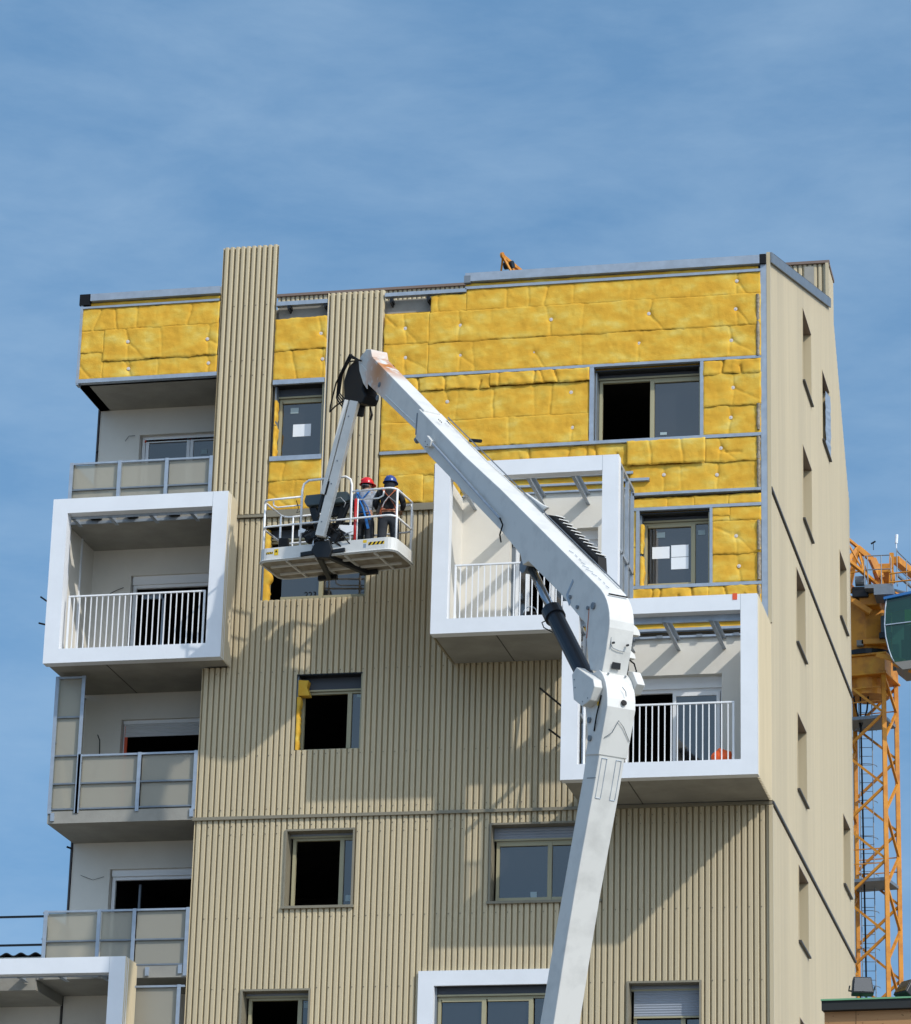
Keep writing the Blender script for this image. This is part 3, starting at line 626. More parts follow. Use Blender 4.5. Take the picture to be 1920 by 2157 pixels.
# ---------------------------------------------------------------- corner loggias on the left
for z in (10.95, 13.38, 16.20, 19.03, 21.84, 24.66):
    yo = .0 if z not in (19.03, 10.95) else .02
    MB().box(-13.03, -10.29, yo, 1.72, z, z+.22).build('balcony_slab', 'concrete', B)
lw = MB(); dz = [(-12.22, -10.24, 21.98+.1, 24.13), (-12.23, -10.24, 19.28, 21.32), (-12.25, -10.24, 16.45, 18.52), (-12.30, -10.24, 13.62, 15.70)]
wall(lw, -13.03, -10.276, 10.0, 26.2, 1.5, 1.70, dz); lw.build('loggia_wall', 'render', B)
MB().box(-10.275, -10.22, .08, 1.72, 10, 26.1).build('loggia_wall', 'render', B)
def door(rect, leaves, Y=1.62, boxh=.0, shut=0, fm='whitepaint', glass=True, notes=(), label=None, h0=0):
    x0, x1, z0, z1 = rect; zt = z1-boxh; f = MB()
    f.box(x0+.02, x0+.08, Y, Y+.07, z0, zt).box(x1-.05, x1, Y, Y+.07, z0, zt).box(x0+.08, x1-.05, Y, Y+.07, zt-.06, zt).box(x0+.08, x1-.05, Y, Y+.07, z0, z0+.05)
    for a, b, k in leaves:
        if k == 'glass': f.box(a, a+.06, Y-.02, Y+.03, z0+.05, zt-.06).box(b-.06, b, Y-.02, Y+.03, z0+.05, zt-.06).box(a+.06, b-.06, Y-.02, Y+.03, zt-.13, zt-.06).box(a+.06, b-.06, Y-.02, Y+.03, z0+.05, z0+.14)
    d = f.build('balcony_door', fm, B, label=label)
    for a, b, k in leaves:
        if k == 'glass': MB().box(a+.06, b-.06, Y, Y+.012, z0+.14, zt-.13).build('pane', 'glass', d)
    if boxh: MB().box(x0+.02, x1, Y-.05, Y+.08, zt, z1-.0).build('shutter_box', fm, d)
    if shut:
        s_ = MB(); louvre(s_, x0+.06, x1, Y-.03, zt-shut, zt); s_.build('roller_shutter', 'shutw', d)
    for (a, b, c, e, mm) in notes: MB().box(a, b, Y-.008, Y-.002, c, e).build('sticker', mm, d)
    return d
door(dz[0], [(-12.12, -11.25, 'glass'), (-11.24, -10.42, 'glass')], notes=[(-11.02, -10.9, 23.72, 23.82, 'paperd')])
MB().box(-12.15, -10.4, 1.60, 1.64, 24.02, 24.06).build('sealing_tape', 'redtape', B)
MB().box(-11.72, -11.66, 1.9, 1.96, 19.3, 21.1).box(-12.1, -11.66, 1.9, 1.96, 20.98, 21.1).build('open_door_leaf', 'galv', B)
door(dz[1], [], boxh=.16, label='open balcony door behind the upper left box')
door(dz[2], [], boxh=.07, shut=.24, label='balcony door with half lowered white shutter'); MB().box(-12.20, -12.15, 1.59, 1.63, 16.45, 18.42).build('sealing_tape', 'redtape', B)
MB().box(-11.86, -11.82, 1.9, 1.96, 13.6, 15.5).build('open_door_leaf', 'galvd', B)
door(dz[3], [], boxh=.12, label='open dark balcony door on the lowest loggia')
# balcony railings (galvanised frames with translucent sheet)
def balcony_rail(posts, rails_z, x0, x1, Y=0.02, panes=True, label=None, zlow=None):
    f = MB(); z1 = rails_z[0]; z0 = zlow if zlow is not None else rails_z[-1]-.05
    f.box(x0, x1, Y-.03, Y+.015, z1-.035, z1)
    o = f.build('balcony_railing', 'galv', B, label=label)
    for x in posts: MB().box(x-.033, x+.033, Y-.045, Y-.031, z0, z1+.005).box(x-.033, x-.025, Y-.031, Y+.02, z0, z1-.036).build('post', 'galv', o)
    for z in rails_z[1:]: MB().box(x0+.02, x1, Y-.028, Y+.015, z-.015, z+.015).build('cross_rail', 'galvd', o)
    if panes:
        ps = sorted(posts)
        for a, b in zip(ps[:-1], ps[1:]):
            MB().box(a+.035, b-.035, Y+.018, Y+.024, z0+.02, z1-.04).build('pane', 'frost', o)
    return o
balcony_rail([-13.0, -12.07, -11.16, -10.31], [23.06, 22.53, 22.08], -13.02, -10.29, zlow=22.05)
balcony_rail([-12.48, -11.36, -10.31], [17.46, 16.93, 16.46], -12.48, -10.29, zlow=16.38)
balcony_rail([-12.93, -11.94, -11.29, -10.31], [14.61, 14.06, 13.61], -12.95, -10.29, zlow=13.4)
o = balcony_rail([-13.0, -12.5], [18.93, 18.17, 17.45, 16.93, 16.46], -13.02, -12.47, zlow=16.38, label='storey-high glazed side frame'); 
o = balcony_rail([-11.25, -10.40], [13.24, 10.98], -11.28, -10.3, zlow=10.97)
for (x, z) in ((-12.93, 16.3), (-10.34, 16.31), (-10.40, 13.5), (-11.0, 13.47)): MB().box(x-.035, x+.035, -.03, -.0015, z-.06, z+.09).build('bracket', 'galv', B)
def shortrail(x, z0, z1):
    o = MB().box(x-.02, x+.02, .02, 1.5, z1-.03, z1).build('balcony_railing', 'galv', B, label='short return railing at the open corner'); MB().box(x-.012, x+.012, .05, 1.48, z0, z1-.035).build('pane', 'frost', o)
    for zz in (z0+.02, (z0+z1)/2): MB().box(x-.018, x+.018, .03, 1.5, zz, zz+.03).build('cross_rail', 'galvd', o)
shortrail(-12.98, 22.1, 23.05); shortrail(-12.98, 13.6, 14.6); shortrail(-12.98, 16.45, 18.95)
# wall cracks, tie wires
def wire(pts, r=.008, mm='black', nm='loose_cable'): return MB().tube(pts, r, 5).build(nm, mm, B)
wire([(-12.50, 1.49, 24.02), (-12.42, 1.44, 24.10), (-12.30, 1.46, 24.11)], .005); wire([(-12.62,1.49,20.98),(-12.5,1.45,21.02),(-12.35,1.46,21.08)], .006)
wire([(-12.72, 1.49, 17.4), (-12.60, 1.40, 17.8), (-12.60, 1.36, 18.1), (-12.66, 1.40, 18.22)], .011); wire([(-12.85,1.49,15.6),(-12.6,1.46,15.5),(-12.4,1.48,15.56)], .004)
wire([(-13.05,1.45,16.1),(-13.12,1.4,16.12)],.02); wire([(-13.05,1.45,23.8),(-13.0,1.4,23.82)],.012)
MB().box(-13.07, -13.04, 1.47, 13, 0, 26.2).build('corner_trim', 'darkflash', B)
# ---------------------------------------------------------------- white projecting boxes
def wbox(x0, x1, z0, z1, d, y1, right, left, label, joists, rail_x, rail_z, rail_y, floor=True, jz=None, jy=0.0, notch=None):
    t = .285; f = MB()
    wall(f, x0, x1, z0, z1, -d, -d+.22, [(x0+t, x1-t, z0+t*.93, z1-t*.98)]+([notch] if notch else []))
    o = f.build('balcony_box', 'white', B, bevel=.006, label=label)
    MB().box(x1-t-.002, x1-t+.002, -d-.0012, -d+.01, z1-t, z1-.002).build('panel_seam', 'galvd', o)
    # floor tray with grey underside
    MB().box(x0+.03, (notch[0] if notch else x1)-.03, -d+.222, y1, z0+.02, z0+.26).build('balcony_floor', 'concrete', o)
    MB().box(x0+1.1, x0+1.115, -d+.23, y1-.02, z0+.014, z0+.022).build('panel_seam', 'darkconc', o)
    if right == 'clad':
        c = MB(); corrugated(c, -d, -.035 if x1 > -1 else 0.0, z0-.0, z1+.0, x1+.012, sign=-1, axis='x', depth=.05, pitch=.088 if d < 1 else .1045, PROF=[(0, 0), (.16, .05), (.30, .5), (.42, .95), (.50, 1), (.68, 1), (.76, .95), (.88, .5)]); c.build('side_cladding', 'clad', o)
        MB().box(x1-.10, x1-.03, -d+.222, -.0, z0+.262, z1-.02).build('side_panel', 'render', o)
    else:
        for yy in (-d+.3, -1.22, -.62, -.06):
            MB().box(x1-.09, x1-.03, yy-.04, yy+.04, z0+.262, z1-.06).build('stud', 'galv', o)
        for zz in (z0+1.5, z1-.06): MB().box(x1-.08, x1-.03, -d+.23, -.02, zz, zz+.055).build('rail', 'galv', o)
        for yy in (-1.0, -.35): MB().box(x1-.085, x1-.05, yy-.025, yy+.025, z0+.262, z1-.3).build('stud', 'galvd', o)
    if left == 'clad':
        c = MB(); corrugated(c, -d, -.0, z0, z1, x0-.012, sign=1, axis='x', depth=.03); c.build('side_cladding', 'clad', o)
        MB().box(x0+.03, x0+.10, -d+.222, -.0, z0+.262, z1-.02).build('side_panel', 'render', o)
    elif left == 'frame':
        for yy in (-d+.3, -1.22, -.62, -.06):
            MB().box(x0+.03, x0+.09, yy-.04, yy+.04, z0+.262, z1-.06).build('stud', 'galv', o)
        for zz in (z0+1.5, z1-.06): MB().box(x0+.03, x0+.08, -d+.23, -.02, zz, zz+.055).build('rail', 'galv', o)
    else:
        MB().box(x0+.03, x0+.09, -d+.222, y1, z0+.262, z1-.1).build('side_panel', 'render', o)
        for yy in (.05, .75): MB().box(x0+.091, x0+.115, yy, yy+.05, z0+.262, z1-.12).build('stud', 'white', o)
    jz = jz or (z1-.30, z1-.08)
    for x in joists: MB().box(x-.035, x-.029, -d+.221, jy, jz[0], jz[1]).box(x-.029, x+.03, -d+.221, jy, jz[1]-.006, jz[1]).box(x-.029, x+.03, -d+.221, jy, jz[0], jz[0]+.006).build('joist', 'galv', o)
    MB().box(x0+.1, x1-.1, -d+.221, -d+.235, jz[0], jz[1]).build('rail', 'galv', o)
    # railing
    a, b = rail_x; zt, zb = rail_z; r = MB(); r.box(a, b, rail_y-.02, rail_y+.02, zt-.03, zt).box(a, a+.035, rail_y-.018, rail_y+.018, zb, zt-.03).box(b-.035, b, rail_y-.018, rail_y+.018, zb, zt-.03)
    r.build('top_rail', 'whitepaint', o, bevel=.004)
    n = int((b-a)/.1045); p = (b-a)/n
    b0 = MB().box(-.009, .009, -.009, .009, zb, zt-.03).build('baluster', 'whitepaint', o); b0.location = (a+p, rail_y, 0)
    for i in range(2, n): dup(b0, o, (a+p*i, rail_y, 0))
    return o
wbox(-13.08, -9.76, 19.0, 22.13, .65, 1.5, 'clad', 'panel', 'upper left white box round a balcony', [-12.75, -12.05, -11.27, -10.5], (-12.71, -10.13), (20.30, 19.27), -.52, jy=.0, jz=(21.80, 22.02))
wbox(-14.50, -11.20, 10.5, 13.63, .65, 1.5, 'clad', 'panel', 'white box cut off by the lower left edge of the photo', [-14.0, -13.2, -12.45, -11.7], (-14.1, -11.6), (11.9, 10.8), -.52, jz=(13.33, 13.50))
wbox(-5.655, -2.395, 18.88, 22.0, 1.86, -.0, 'frame', 'clad', 'middle white box with open metal studs on its right side', [-5.32, -4.06, -3.26], (-5.28, -2.75), (20.16, 19.16), -1.72, jz=(21.76, 21.96), notch=(-3.342, 0, 0, 19.372))
wbox(-3.34, 0.0, 16.22, 19.37, 1.86, -.0, 'clad', 'frame', 'right white box reaching the building corner', [-2.42, -1.62, -.82], (-2.98, -.41), (17.53, 16.5), -1.72, jz=(18.98, 19.18))
# lit rear walls inside the two deep boxes
for (x0, x1, z0, z1, dr) in ((-5.60, -2.45, 19.14, 22.0, DOORS['DC']), (-3.29, -.10, 16.48, 19.2, DOORS['DR'])):
    q = MB(); wall(q, x0, x1, z0, z1, .0, .195, [dr]); q.build('rear_wall', 'render', B)
door((-4.68, -3.08, 19.14, 21.33), [(-4.6, -4.35, 'glass'), (-3.95, -3.12, 'glass')], Y=.22, boxh=.16); door((-2.62, -.87, 16.48, 18.54), [(-1.76, -.93, 'glass')], Y=.22, boxh=.20)
MB().box(-4.70,-4.62,.20,.27,19.15,21.1).build('stud','galvd',B)
for x in (-2.35, -1.95, -1.25, -.6): MB().box(x-.05, x+.05, -.10, -.07, 19.19, 19.24).build('bracket', 'galvd', B)
MB().box(-.42, -.34, -1.866, -1.86, 19.27, 19.385).build('red_tape', 'redtape', B)
MB().box(-5.35,-5.15,.02-.05,-.0,19.2,19.21).build('bracket','galvd',B)
# threaded rods sticking out
for a, b in (((-4.02, -.30, 18.30), (-3.36, -.9, 17.65)), ((-3.85, -.30, 17.55), (-3.36, -.8, 17.1)), ((-13.33, -.3, 20.38), (-13.08, -.35, 20.2)), ((-13.33, -.3, 19.88), (-13.08, -.35, 19.8))):
    MB().tube([a, b], .018, 6).build('threaded_rod', 'blackm', B)
MB().box(-12.95, -9.88, -.03, .018, 21.845, 21.895).build('rail', 'galv', B)
for x in (-12.45, -11.75, -10.95, -10.2): MB().box(x-.10, x+.10, -.10, .018, 21.92, 22.0).build('bracket', 'blackm', B)
MB().box(-19, -13.04, .02, 1.72, 13.2, 13.42).box(-19, -13.04, .02, 1.72, 10.4, 10.6).build('balcony_slab', 'concrete', B)
# lower neighbour volume behind the lower left box
MB().box(-19, -13.06, 1.72, 12, 0, 13.2).box(-14.5, -13.05, 1.5, 1.70, 9, 13.35).build('concrete_wall', 'render', B)
o = MB().box(-19, -13.15, 1.5, 1.54, 14.845, 14.88).build('balcony_railing', 'blackm', B, label='thin dark railing of the lower roof terrace'); MB().box(-19, -13.15, 1.5, 1.54, 14.32, 14.355).build('cross_rail', 'blackm', o)
for x in (-18, -16.5, -15.2): MB().box(x, x+.04, 1.5, 1.54, 13.4, 14.84).build('post', 'blackm', o)
P2 = thing('roof_hut', (-17, 8, 13.2), 'pale flat-sided roof hut with dark corrugated sheet edge at the lower left', 'hut')
MB().box(-20, -15.05, 6.0, 10, 13.2, 15.08).build('wall', 'render', P2)
c = MB(); pts = []
for i in range(240):
    x = -21.0+i*.025; pts.append((x, 15.12+.03*math.sin(x*2*math.pi/.3)))
for (xa, za), (xb, zb_) in zip(pts[:-1], pts[1:]): c.add([(xa, 5.97, za), (xb, 5.97, zb_), (xb, 10.1, zb_), (xa, 10.1, za), (xa, 5.97, za+.02), (xb, 5.97, zb_+.02), (xb, 10.1, zb_+.02), (xa, 10.1, za+.02)], [(0,1,5,4), (4,5,6,7), (0,3,2,1), (2,3,7,6)])
c.build('roof', 'darkflash', P2)
# orange bag and buckets on the balconies
bag = MB(); 
random.seed(5)
bag.sphere((-.66, -1.52, 16.62), (.18, .11, .13), 14, 9); bv = [(x+.03*noise.noise(Vector((x*9, y*9, z*9))), y, z+.04*noise.noise(Vector((x*11, z*9, 2)))) for x, y, z in bag.v]; bag.v = bv
ob = bag.build('plastic_bag', 'orange'); ob['label'] = 'crumpled orange plastic bag on the floor of the right white balcony'; ob['category'] = 'bag'
for x, r_, cc in ((-4.02, .12, 'black'), (-3.6, .12, 'black')):
    q = MB(); q.tube([(x, -1.3, 19.142), (x, -1.3, 19.36)], [r_*.85, r_], 16); ob = q.build('bucket', cc)
    q2 = MB(); hp = [(x+r_*math.cos(a*math.pi/8), -1.3, 19.36+r_*math.sin(a*math.pi/8)) for a in range(9)]; q2.tube(hp, .008, 5); hh = q2.build('handle', 'galv', ob)
    ob['label'] = 'left black bucket with wire handle behind the middle balcony railing' if x < -4 else 'right black bucket, nearer the black cylinder, behind the middle balcony railing'; ob['category'] = 'bucket'; ob['group'] = 'buckets on the middle balcony'
# ------------------------------------------------------------------ boom lift
PSI = R(50); HH = Vector((-math.cos(PSI), math.sin(PSI), 0)); NN = Vector((math.sin(PSI), math.cos(PSI), 0)); T0 = Vector((-6.63, -2.90, 0))
def bp(h, z, off=0): return T0+HH*h+NN*off+Vector((0, 0, z))
BO = Vector((-7.42, -1.66, 20.33)); TH = R(-8); UU = Vector((math.cos(TH), math.sin(TH), 0)); VV = Vector((-math.sin(TH), math.cos(TH), 0))
def k3(u, v, z): return BO+UU*u+VV*v+Vector((0, 0, z))
LIFT = thing('boom_lift', (-5.2, -4.6, 0), 'white articulated boom lift reaching up to the facade with a two-man basket', 'boom lift')
def plate(name, pts, o0, o1, m='boom', bevel=.012, label=None, parent=None, smooth=False):
    q = MB(); q.prism([bp(h, z, o0) for h, z in pts], NN*(o1-o0)); return q.build(name, m, parent or LIFT, bevel=bevel, label=label)
def arc(p0, p1, p2, n=5):
    return [((1-t)**2*p0[0]+2*t*(1-t)*p1[0]+t*t*p2[0], (1-t)**2*p0[1]+2*t*(1-t)*p1[1]+t*t*p2[1]) for t in [i/n for i in range(n+1)]]
upper_outer = [(-1.98, 22.04), (-3.69, 20.67), (-4.99, 19.69)] + arc((-8.10, 17.24), (-8.52, 16.92), (-8.46, 16.50), 7) + [(-8.38, 16.2), (-8.26, 15.86), (-7.92, 15.98), (-7.84, 16.16), (-7.74, 16.75)] + [(-7.57, 16.89), (-6.96, 17.43), (-5.93, 18.23), (-5.75, 18.22), (-5.66, 18.42), (-5.02, 18.99), (-2.42, 21.06), (-1.87, 21.55)]
uo = plate('upper_boom', upper_outer, 0, .42, label='main boom section with knuckle bend')
inner = [(.24, 23.87), (.04, 23.80), (-.02, 23.66), (-2.1, 21.99), (-1.95, 21.62), (.13, 23.20), (.29, 23.32), (.33, 23.46), (.42, 23.62), (.52, 23.70), (.46, 23.82)]
ui = plate('telescopic_section', inner, .03, .345)
plate('end_cap', [(.235, 23.885), (.03, 23.815), (-.03, 23.66), (-.06, 23.64), (.02, 23.60), (.3, 23.8)], .025, .35, parent=ui)
# folded details: raised side bead, panel seams, bolt bosses
for (a, b) in (((-1.0, 22.62-.25), (-2.0, 21.8-.25)),):
    MB().tube([bp(-.62, 22.74, .027), bp(-1.80, 21.84, .027)], .012, 5).build('weld_bead', 'boom', ui)
for (h, z) in ((-.36, 23.02), (-.30, 22.80)): MB().tube([bp(h, z, .02), bp(h, z, .035)], .05, 10).tube([bp(h, z, .01), bp(h, z, .03)], .022, 8).build('bolt', 'galvd', ui)
MB().tube([bp(-1.93, 21.98, -.004), bp(-1.90, 21.6, -.004)], .012, 5).build('collar_seam', 'galvd', uo)
MB().tube([bp(-2.63, 21.20, -.05), bp(-5.06, 19.18, -.05)], .022, 7).build('conduit', 'galv', uo)
MB().tube([bp(-5.06, 19.18, -.05), bp(-5.14, 19.05, -.04), bp(-5.03, 18.92, -.03), bp(-5.02, 18.80, .0)], .014, 6).build('hose', 'black', uo)
plate('conduit_bracket', [(-2.46, 21.40), (-2.62, 21.26), (-2.58, 21.16), (-2.38, 21.22)], -.08, .0, parent=uo)
for (h, z) in ((-2.42, 21.3), (-2.5, 21.22), (-2.44, 21.2)): MB().tube([bp(h, z, -.088), bp(h, z, -.08)], .012, 6).build('bolt', 'galvd', uo)
plate('side_recess', [(-7.35, 17.55), (-7.15, 17.35), (-7.25, 17.15), (-7.3, 17.2), (-7.22, 17.35), (-7.38, 17.5)], -.006, .002, parent=uo, m='galv', bevel=0)
for (h, z, s) in ((-8.0, 16.95, .055), (-7.84, 16.96, .03), (-7.3, 17.28, .03), (-7.52, 17.06, .03)): MB().tube([bp(h, z, -.03), bp(h, z, .01)], s, 8).build('bolt', 'galvd', uo)
MB().tube([bp(-7.86, 16.94, -.004), bp(-7.80, 16.5, -.004)], .006, 4).build('rust_run', 'strapo', uo)
# grey rubbing strip running along the top outer edge, flap hinge, service plate
MB().tube([bp(-2.3, 21.86, .39), bp(-4.99, 19.735, .39), bp(-8.1, 17.28, .39)], .010, 5).build('top_seam', 'galvd', uo)
MB().tube([bp(-8.33, 17.06, .06), bp(-8.33, 17.06, .38)], .012, 6).build('top_seam', 'black', uo)
for (h, z) in ((-8.45, 16.30), (-8.45, 16.30)): pass
for off in (.08, .32): MB().tube([bp(-8.43, 16.28, off), bp(-8.47, 16.275, off)], .018, 8).build('bolt', 'blackm', uo)
MB().tube([bp(-8.425, 16.42, .055), bp(-8.41, 16.25, .06), bp(-8.405, 16.21, .1), bp(-8.40, 16.19, .2), bp(-8.40, 16.19, .30)], .006, 4).build('panel_seam', 'galvd', uo)
MB().prism([bp(-8.30, 15.93, .13), bp(-8.34, 16.02, .13), bp(-8.345, 16.02, .13), bp(-8.33, 15.93, .13)], NN*.14).build('lifting_slot', 'blackm', uo)
for t in [i/9 for i in range(10)]:
    h = -7.0-1.1*t; z = 18.02-(.86)*t; MB().tube([bp(h, z+.105, .12+.05*math.sin(t*9)), bp(h-.07, z+.05, .16)], .005, 4).build('paint_scratch', 'galv', uo)
MB().tube([bp(-3.05, 21.22, .43), bp(-3.35, 21.12, .47)], .03, 8).build('rubber_stop', 'black', uo)
MB().tube([bp(.15, 23.64, .36), bp(-.06, 23.52, .42)], .045, 8).build('rubber_stop', 'black', ui)
MB().tube([bp(-1.80, 21.56, .05), bp(-1.86, 21.50, .05)], .04, 8).build('rubber_stop', 'galvd', uo)
for i in range(3):
    for o_ in (.14, .30): MB().tube([bp(-2.45-.05*i, 21.73-.04*i, o_), bp(-2.49-.05*i, 21.70-.04*i, o_-.02)], .008, 4).build('stencil_mark', 'black', uo)
# energy chain with white links
ch = MB(); ch.prism([bp(-5.50, 19.22, .42), bp(-5.95, 19.05, .42), bp(-7.35, 17.98, .42), bp(-7.38, 17.72, .42), bp(-7.0, 17.95, .42), bp(-5.62, 19.06, .42)], NN*.16)
co = ch.build('energy_chain', 'black', LIFT, bevel=.01)
for i in range(11):
    t = i/10; h = -5.98-1.3*t; z = 19.05-.764*(-h-5.95)+.016; MB().bar(bp(h, z, .43), bp(h-.03, z-.02, .59), .030, .012).build('chain_link', 'boom', co)
plate('chain_guard', [(-5.0, 19.72), (-5.55, 19.36), (-5.75, 19.25), (-5.45, 19.20), (-5.0, 19.5)], .41, .47)
# lower boom
lower_b = [(-5.05, 6.4), (-6.56, 10.94), (-6.93, 12.08), (-7.2, 12.84), (-7.73, 14.37), (-7.84, 14.75), (-8.24, 14.72), (-8.06, 14.16), (-7.55, 12.75), (-7.31, 12.01), (-6.97, 10.88), (-5.6, 6.4)]
lb = plate('lower_boom', lower_b, 0, .43, label='lower boom section rising from the base')
MB().tube([bp(-7.86, 14.35, -.003), bp(-8.12, 14.3, -.003)], .006, 4).build('panel_seam', 'galvd', lb)
def onface(t0, t1, u0, u1):   # band on the outer face of the lower boom
    a = Vector(bp(-8.24, 14.72)); b = Vector(bp(-6.97, 10.88)); n_ = (b-a).cross(NN).normalized()
    if n_.dot(Vector((0,-1,0))) < 0: n_ = -n_
    P = lambda t, u: a+(b-a)*t+NN*.43*u
    return P, n_
P_, n_ = onface(0, 1, 0, 1)
fd = MB()
for (t, u0, u1) in ((.035, .12, .32), (.18, .12, .32), (.035, .68, .88), (.18, .68, .88)): fd.bar(P_(t, u0)+n_*.004, P_(t, u1)+n_*.004, .012, .008)
for u in (.12, .32, .68, .88): fd.bar(P_(.035, u)+n_*.004, P_(.18, u)+n_*.004, .010, .008)
fd.build('panel_seam', 'galv', lb)
kn = [(-7.84, 14.70), (-7.90, 14.95), (-7.82, 15.42), (-7.66, 15.70), (-7.64, 15.88), (-7.78, 15.99), (-8.05, 15.90)] + arc((-8.20, 15.92), (-8.48, 15.72), (-8.46, 15.30), 6) + [(-8.30, 14.84), (-8.22, 14.62)]
kk = plate('knuckle_casting', kn, -.02, .46, label='rounded white knuckle housing')
fc = MB(); 
for (h, z, o_) in ((-8.32, 15.83, .07), (-8.32, 15.83, .36)): MB().tube([bp(h, z, o_), bp(h-.02, z+.01, o_)], .016, 6).build('bolt', 'galvd', kk)
MB().tube([bp(-8.475, 15.38, .25), bp(-8.49, 15.385, .25)], .045, 12).build('port_hole', 'black', kk)
MB().tube([bp(-8.475, 15.62, .22), bp(-8.495, 15.55, .27), bp(-8.49, 15.48, .28)], .006, 4).build('paint_scratch', 'galvd', kk)
MB().tube([bp(-8.32, 14.86, .02), bp(-8.37, 14.94, .12), bp(-8.42, 15.12, .20), bp(-8.39, 15.04, .30), bp(-8.32, 14.86, .44)], .006, 4).build('panel_seam', 'galvd', kk)
for (h, z) in ((-7.98, 14.92), (-7.96, 15.2)): MB().tube([bp(h, z, -.05), bp(h, z, -.01)], .045, 8).build('bolt', 'galvd', kk)
MB().prism([bp(-8.18, 15.48, -.024), bp(-8.26, 15.46, -.024), bp(-8.25, 15.36, -.024), bp(-8.17, 15.37, -.024)], NN*.004).build('sticker', 'hazy', kk)
MB().tube([bp(-8.30, 15.5, -.03), bp(-8.2, 15.2, -.05), bp(-8.1, 15.0, -.03)], .012, 6).build('hose', 'black', kk)
plate('pivot_cover', [(-7.66, 15.95), (-7.80, 16.03), (-8.30, 15.72), (-8.34, 15.60), (-8.22, 15.42), (-7.98, 15.38), (-7.72, 15.55)], -.17, -.02, parent=kk)
for (h, z) in ((-7.74, 15.85), (-7.77, 15.72), (-8.0, 15.45), (-8.15, 15.47)): MB().tube([bp(h, z, -.178), bp(h, z, -.168)], .010, 6).build('bolt', 'galvd', kk)
plate('pivot_cover', [(-8.05, 16.02), (-8.36, 15.92), (-8.50, 15.70), (-8.36, 15.58), (-8.15, 15.6)], .46, .60, parent=kk)
# hydraulic cylinder
cy_ = LIFT
o = MB().tube([bp(-6.38, 17.30, .21), bp(-7.98, 15.33, .21)], .135, 20).tube([bp(-6.33, 17.36, .21), bp(-6.45, 17.21, .21)], .165, 20).build('cylinder_barrel', 'cyl', LIFT, smooth=False)
MB().tube([bp(-5.66, 18.22, .21), bp(-6.40, 17.28, .21)], .068, 14).build('piston_rod', 'chrome', LIFT, smooth=True)
MB().tube([bp(-5.58, 18.28, .10), bp(-5.58, 18.28, .32)], .12, 14).build('rod_eye', 'galvd', LIFT)
MB().tube([bp(-6.50, 17.13, .03), bp(-6.44, 17.1, -.02), bp(-6.52, 17.0, -.03), bp(-6.66, 16.9, .05)], .010, 5).build('hose', 'black', o)
# right-hand hose hangers
for (h, z, r_) in ((-8.28, 16.52, .17), (-8.26, 16.16, .12)):
    q = MB(); q.prism([bp(h+.16*math.cos(a)*1-.0, z+.17*math.sin(a), .46+.0) if 0 else bp(h, z, .42)+NN*(r_*1.25*math.cos(a))+Vector((0, 0, r_*math.sin(a))) for a in [i*math.pi/2/6 for i in range(7)]]+[bp(h, z, .42)], HH*.10); q.build('hose_guard', 'boom', LIFT)
for k in range(3): MB().tube([bp(-8.2, 16.62-.02*k, .43), bp(-8.24, 16.60, .50+.02*k), bp(-8.2, 16.45, .52), bp(-8.2, 16.1, .47), bp(-8.2, 15.85, .46)], .022, 6).build('hose', 'black', LIFT)
MB().tube([bp(-8.2, 16.16, .47), bp(-8.2, 16.10, .58), bp(-8.2, 15.99, .62), bp(-8.2, 15.88, .55), bp(-8.2, 15.86, .47)], .012, 6).build('hose', 'black', LIFT)
# base machine (below the frame of the photograph)
MB().bar(bp(-5.1, 7.2, .215), bp(-3.2, 2.2, .215), .42, .5).build('lower_boom', 'boom', LIFT, bevel=.02)
b = MB(); b.box(-5.9, -2.9, -6.2, -4.0, 1.15, 2.3); b.build('turntable', 'boom', LIFT, bevel=.08)
b = MB(); b.box(-6.3, -2.5, -6.0, -4.2, .6, 1.1); ch_ = b.build('chassis', 'blackm', LIFT, bevel=.05)
for x in (-5.9, -2.9):
    for y in (-6.35, -3.85): MB().tube([(x, y-.18, .55), (x, y+.18, .55)], .55, 24).build('wheel', 'tyre', LIFT, bevel=.04)
# jib
j0 = Vector((-6.97, -2.52, 22.98)); j1 = k3(-.045, -.66, .26)
MB().bar(j0, j1, .155, .15).build('jib_arm', 'boom', LIFT, bevel=.008)
jl0 = j0+Vector((-.13, -.02, .02)); jl1 = jl0+(j1-j0)*.70+Vector((-.0, 0, 0)); MB().bar(jl0, jl1, .075, .13).build('jib_link', 'boom', LIFT, bevel=.006)
MB().bar(jl1+Vector((0, .02, .05)), jl1+(j1-j0)*.17, .04, .05).build('jib_link', 'blackm', LIFT)
for t in (.12, .45, .62, .9): q_ = j0+(j1-j0)*t; MB().tube([q_+Vector((-.02, -.082, 0)), q_+Vector((-.02, -.072, 0))], .014, 6).build('bolt', 'galvd', LIFT)
MB().bar(j0+(j1-j0)*.60+Vector((-.075, -.079, 0)), j0+(j1-j0)*.70+Vector((-.075, -.079, 0)), .03, .01).build('arm_slot', 'black', LIFT)
blk = [(.30, 23.50), (.36, 23.18), (.22, 23.02), (.34, 22.90), (.78, 23.04), (.84, 22.86), (1.0, 22.92), (1.12, 23.25), (1.16, 23.60), (1.0, 23.82), (.7, 23.86), (.5, 23.72)]
plate('jib_rotator', blk, .05, .33, m='black', bevel=.03)
plate('head_plate', [(.50, 23.76), (.15, 23.45), (.12, 23.10), (.28, 23.26), (.45, 23.55)], .02, .04, parent=ui, bevel=.004)
random.seed(4)
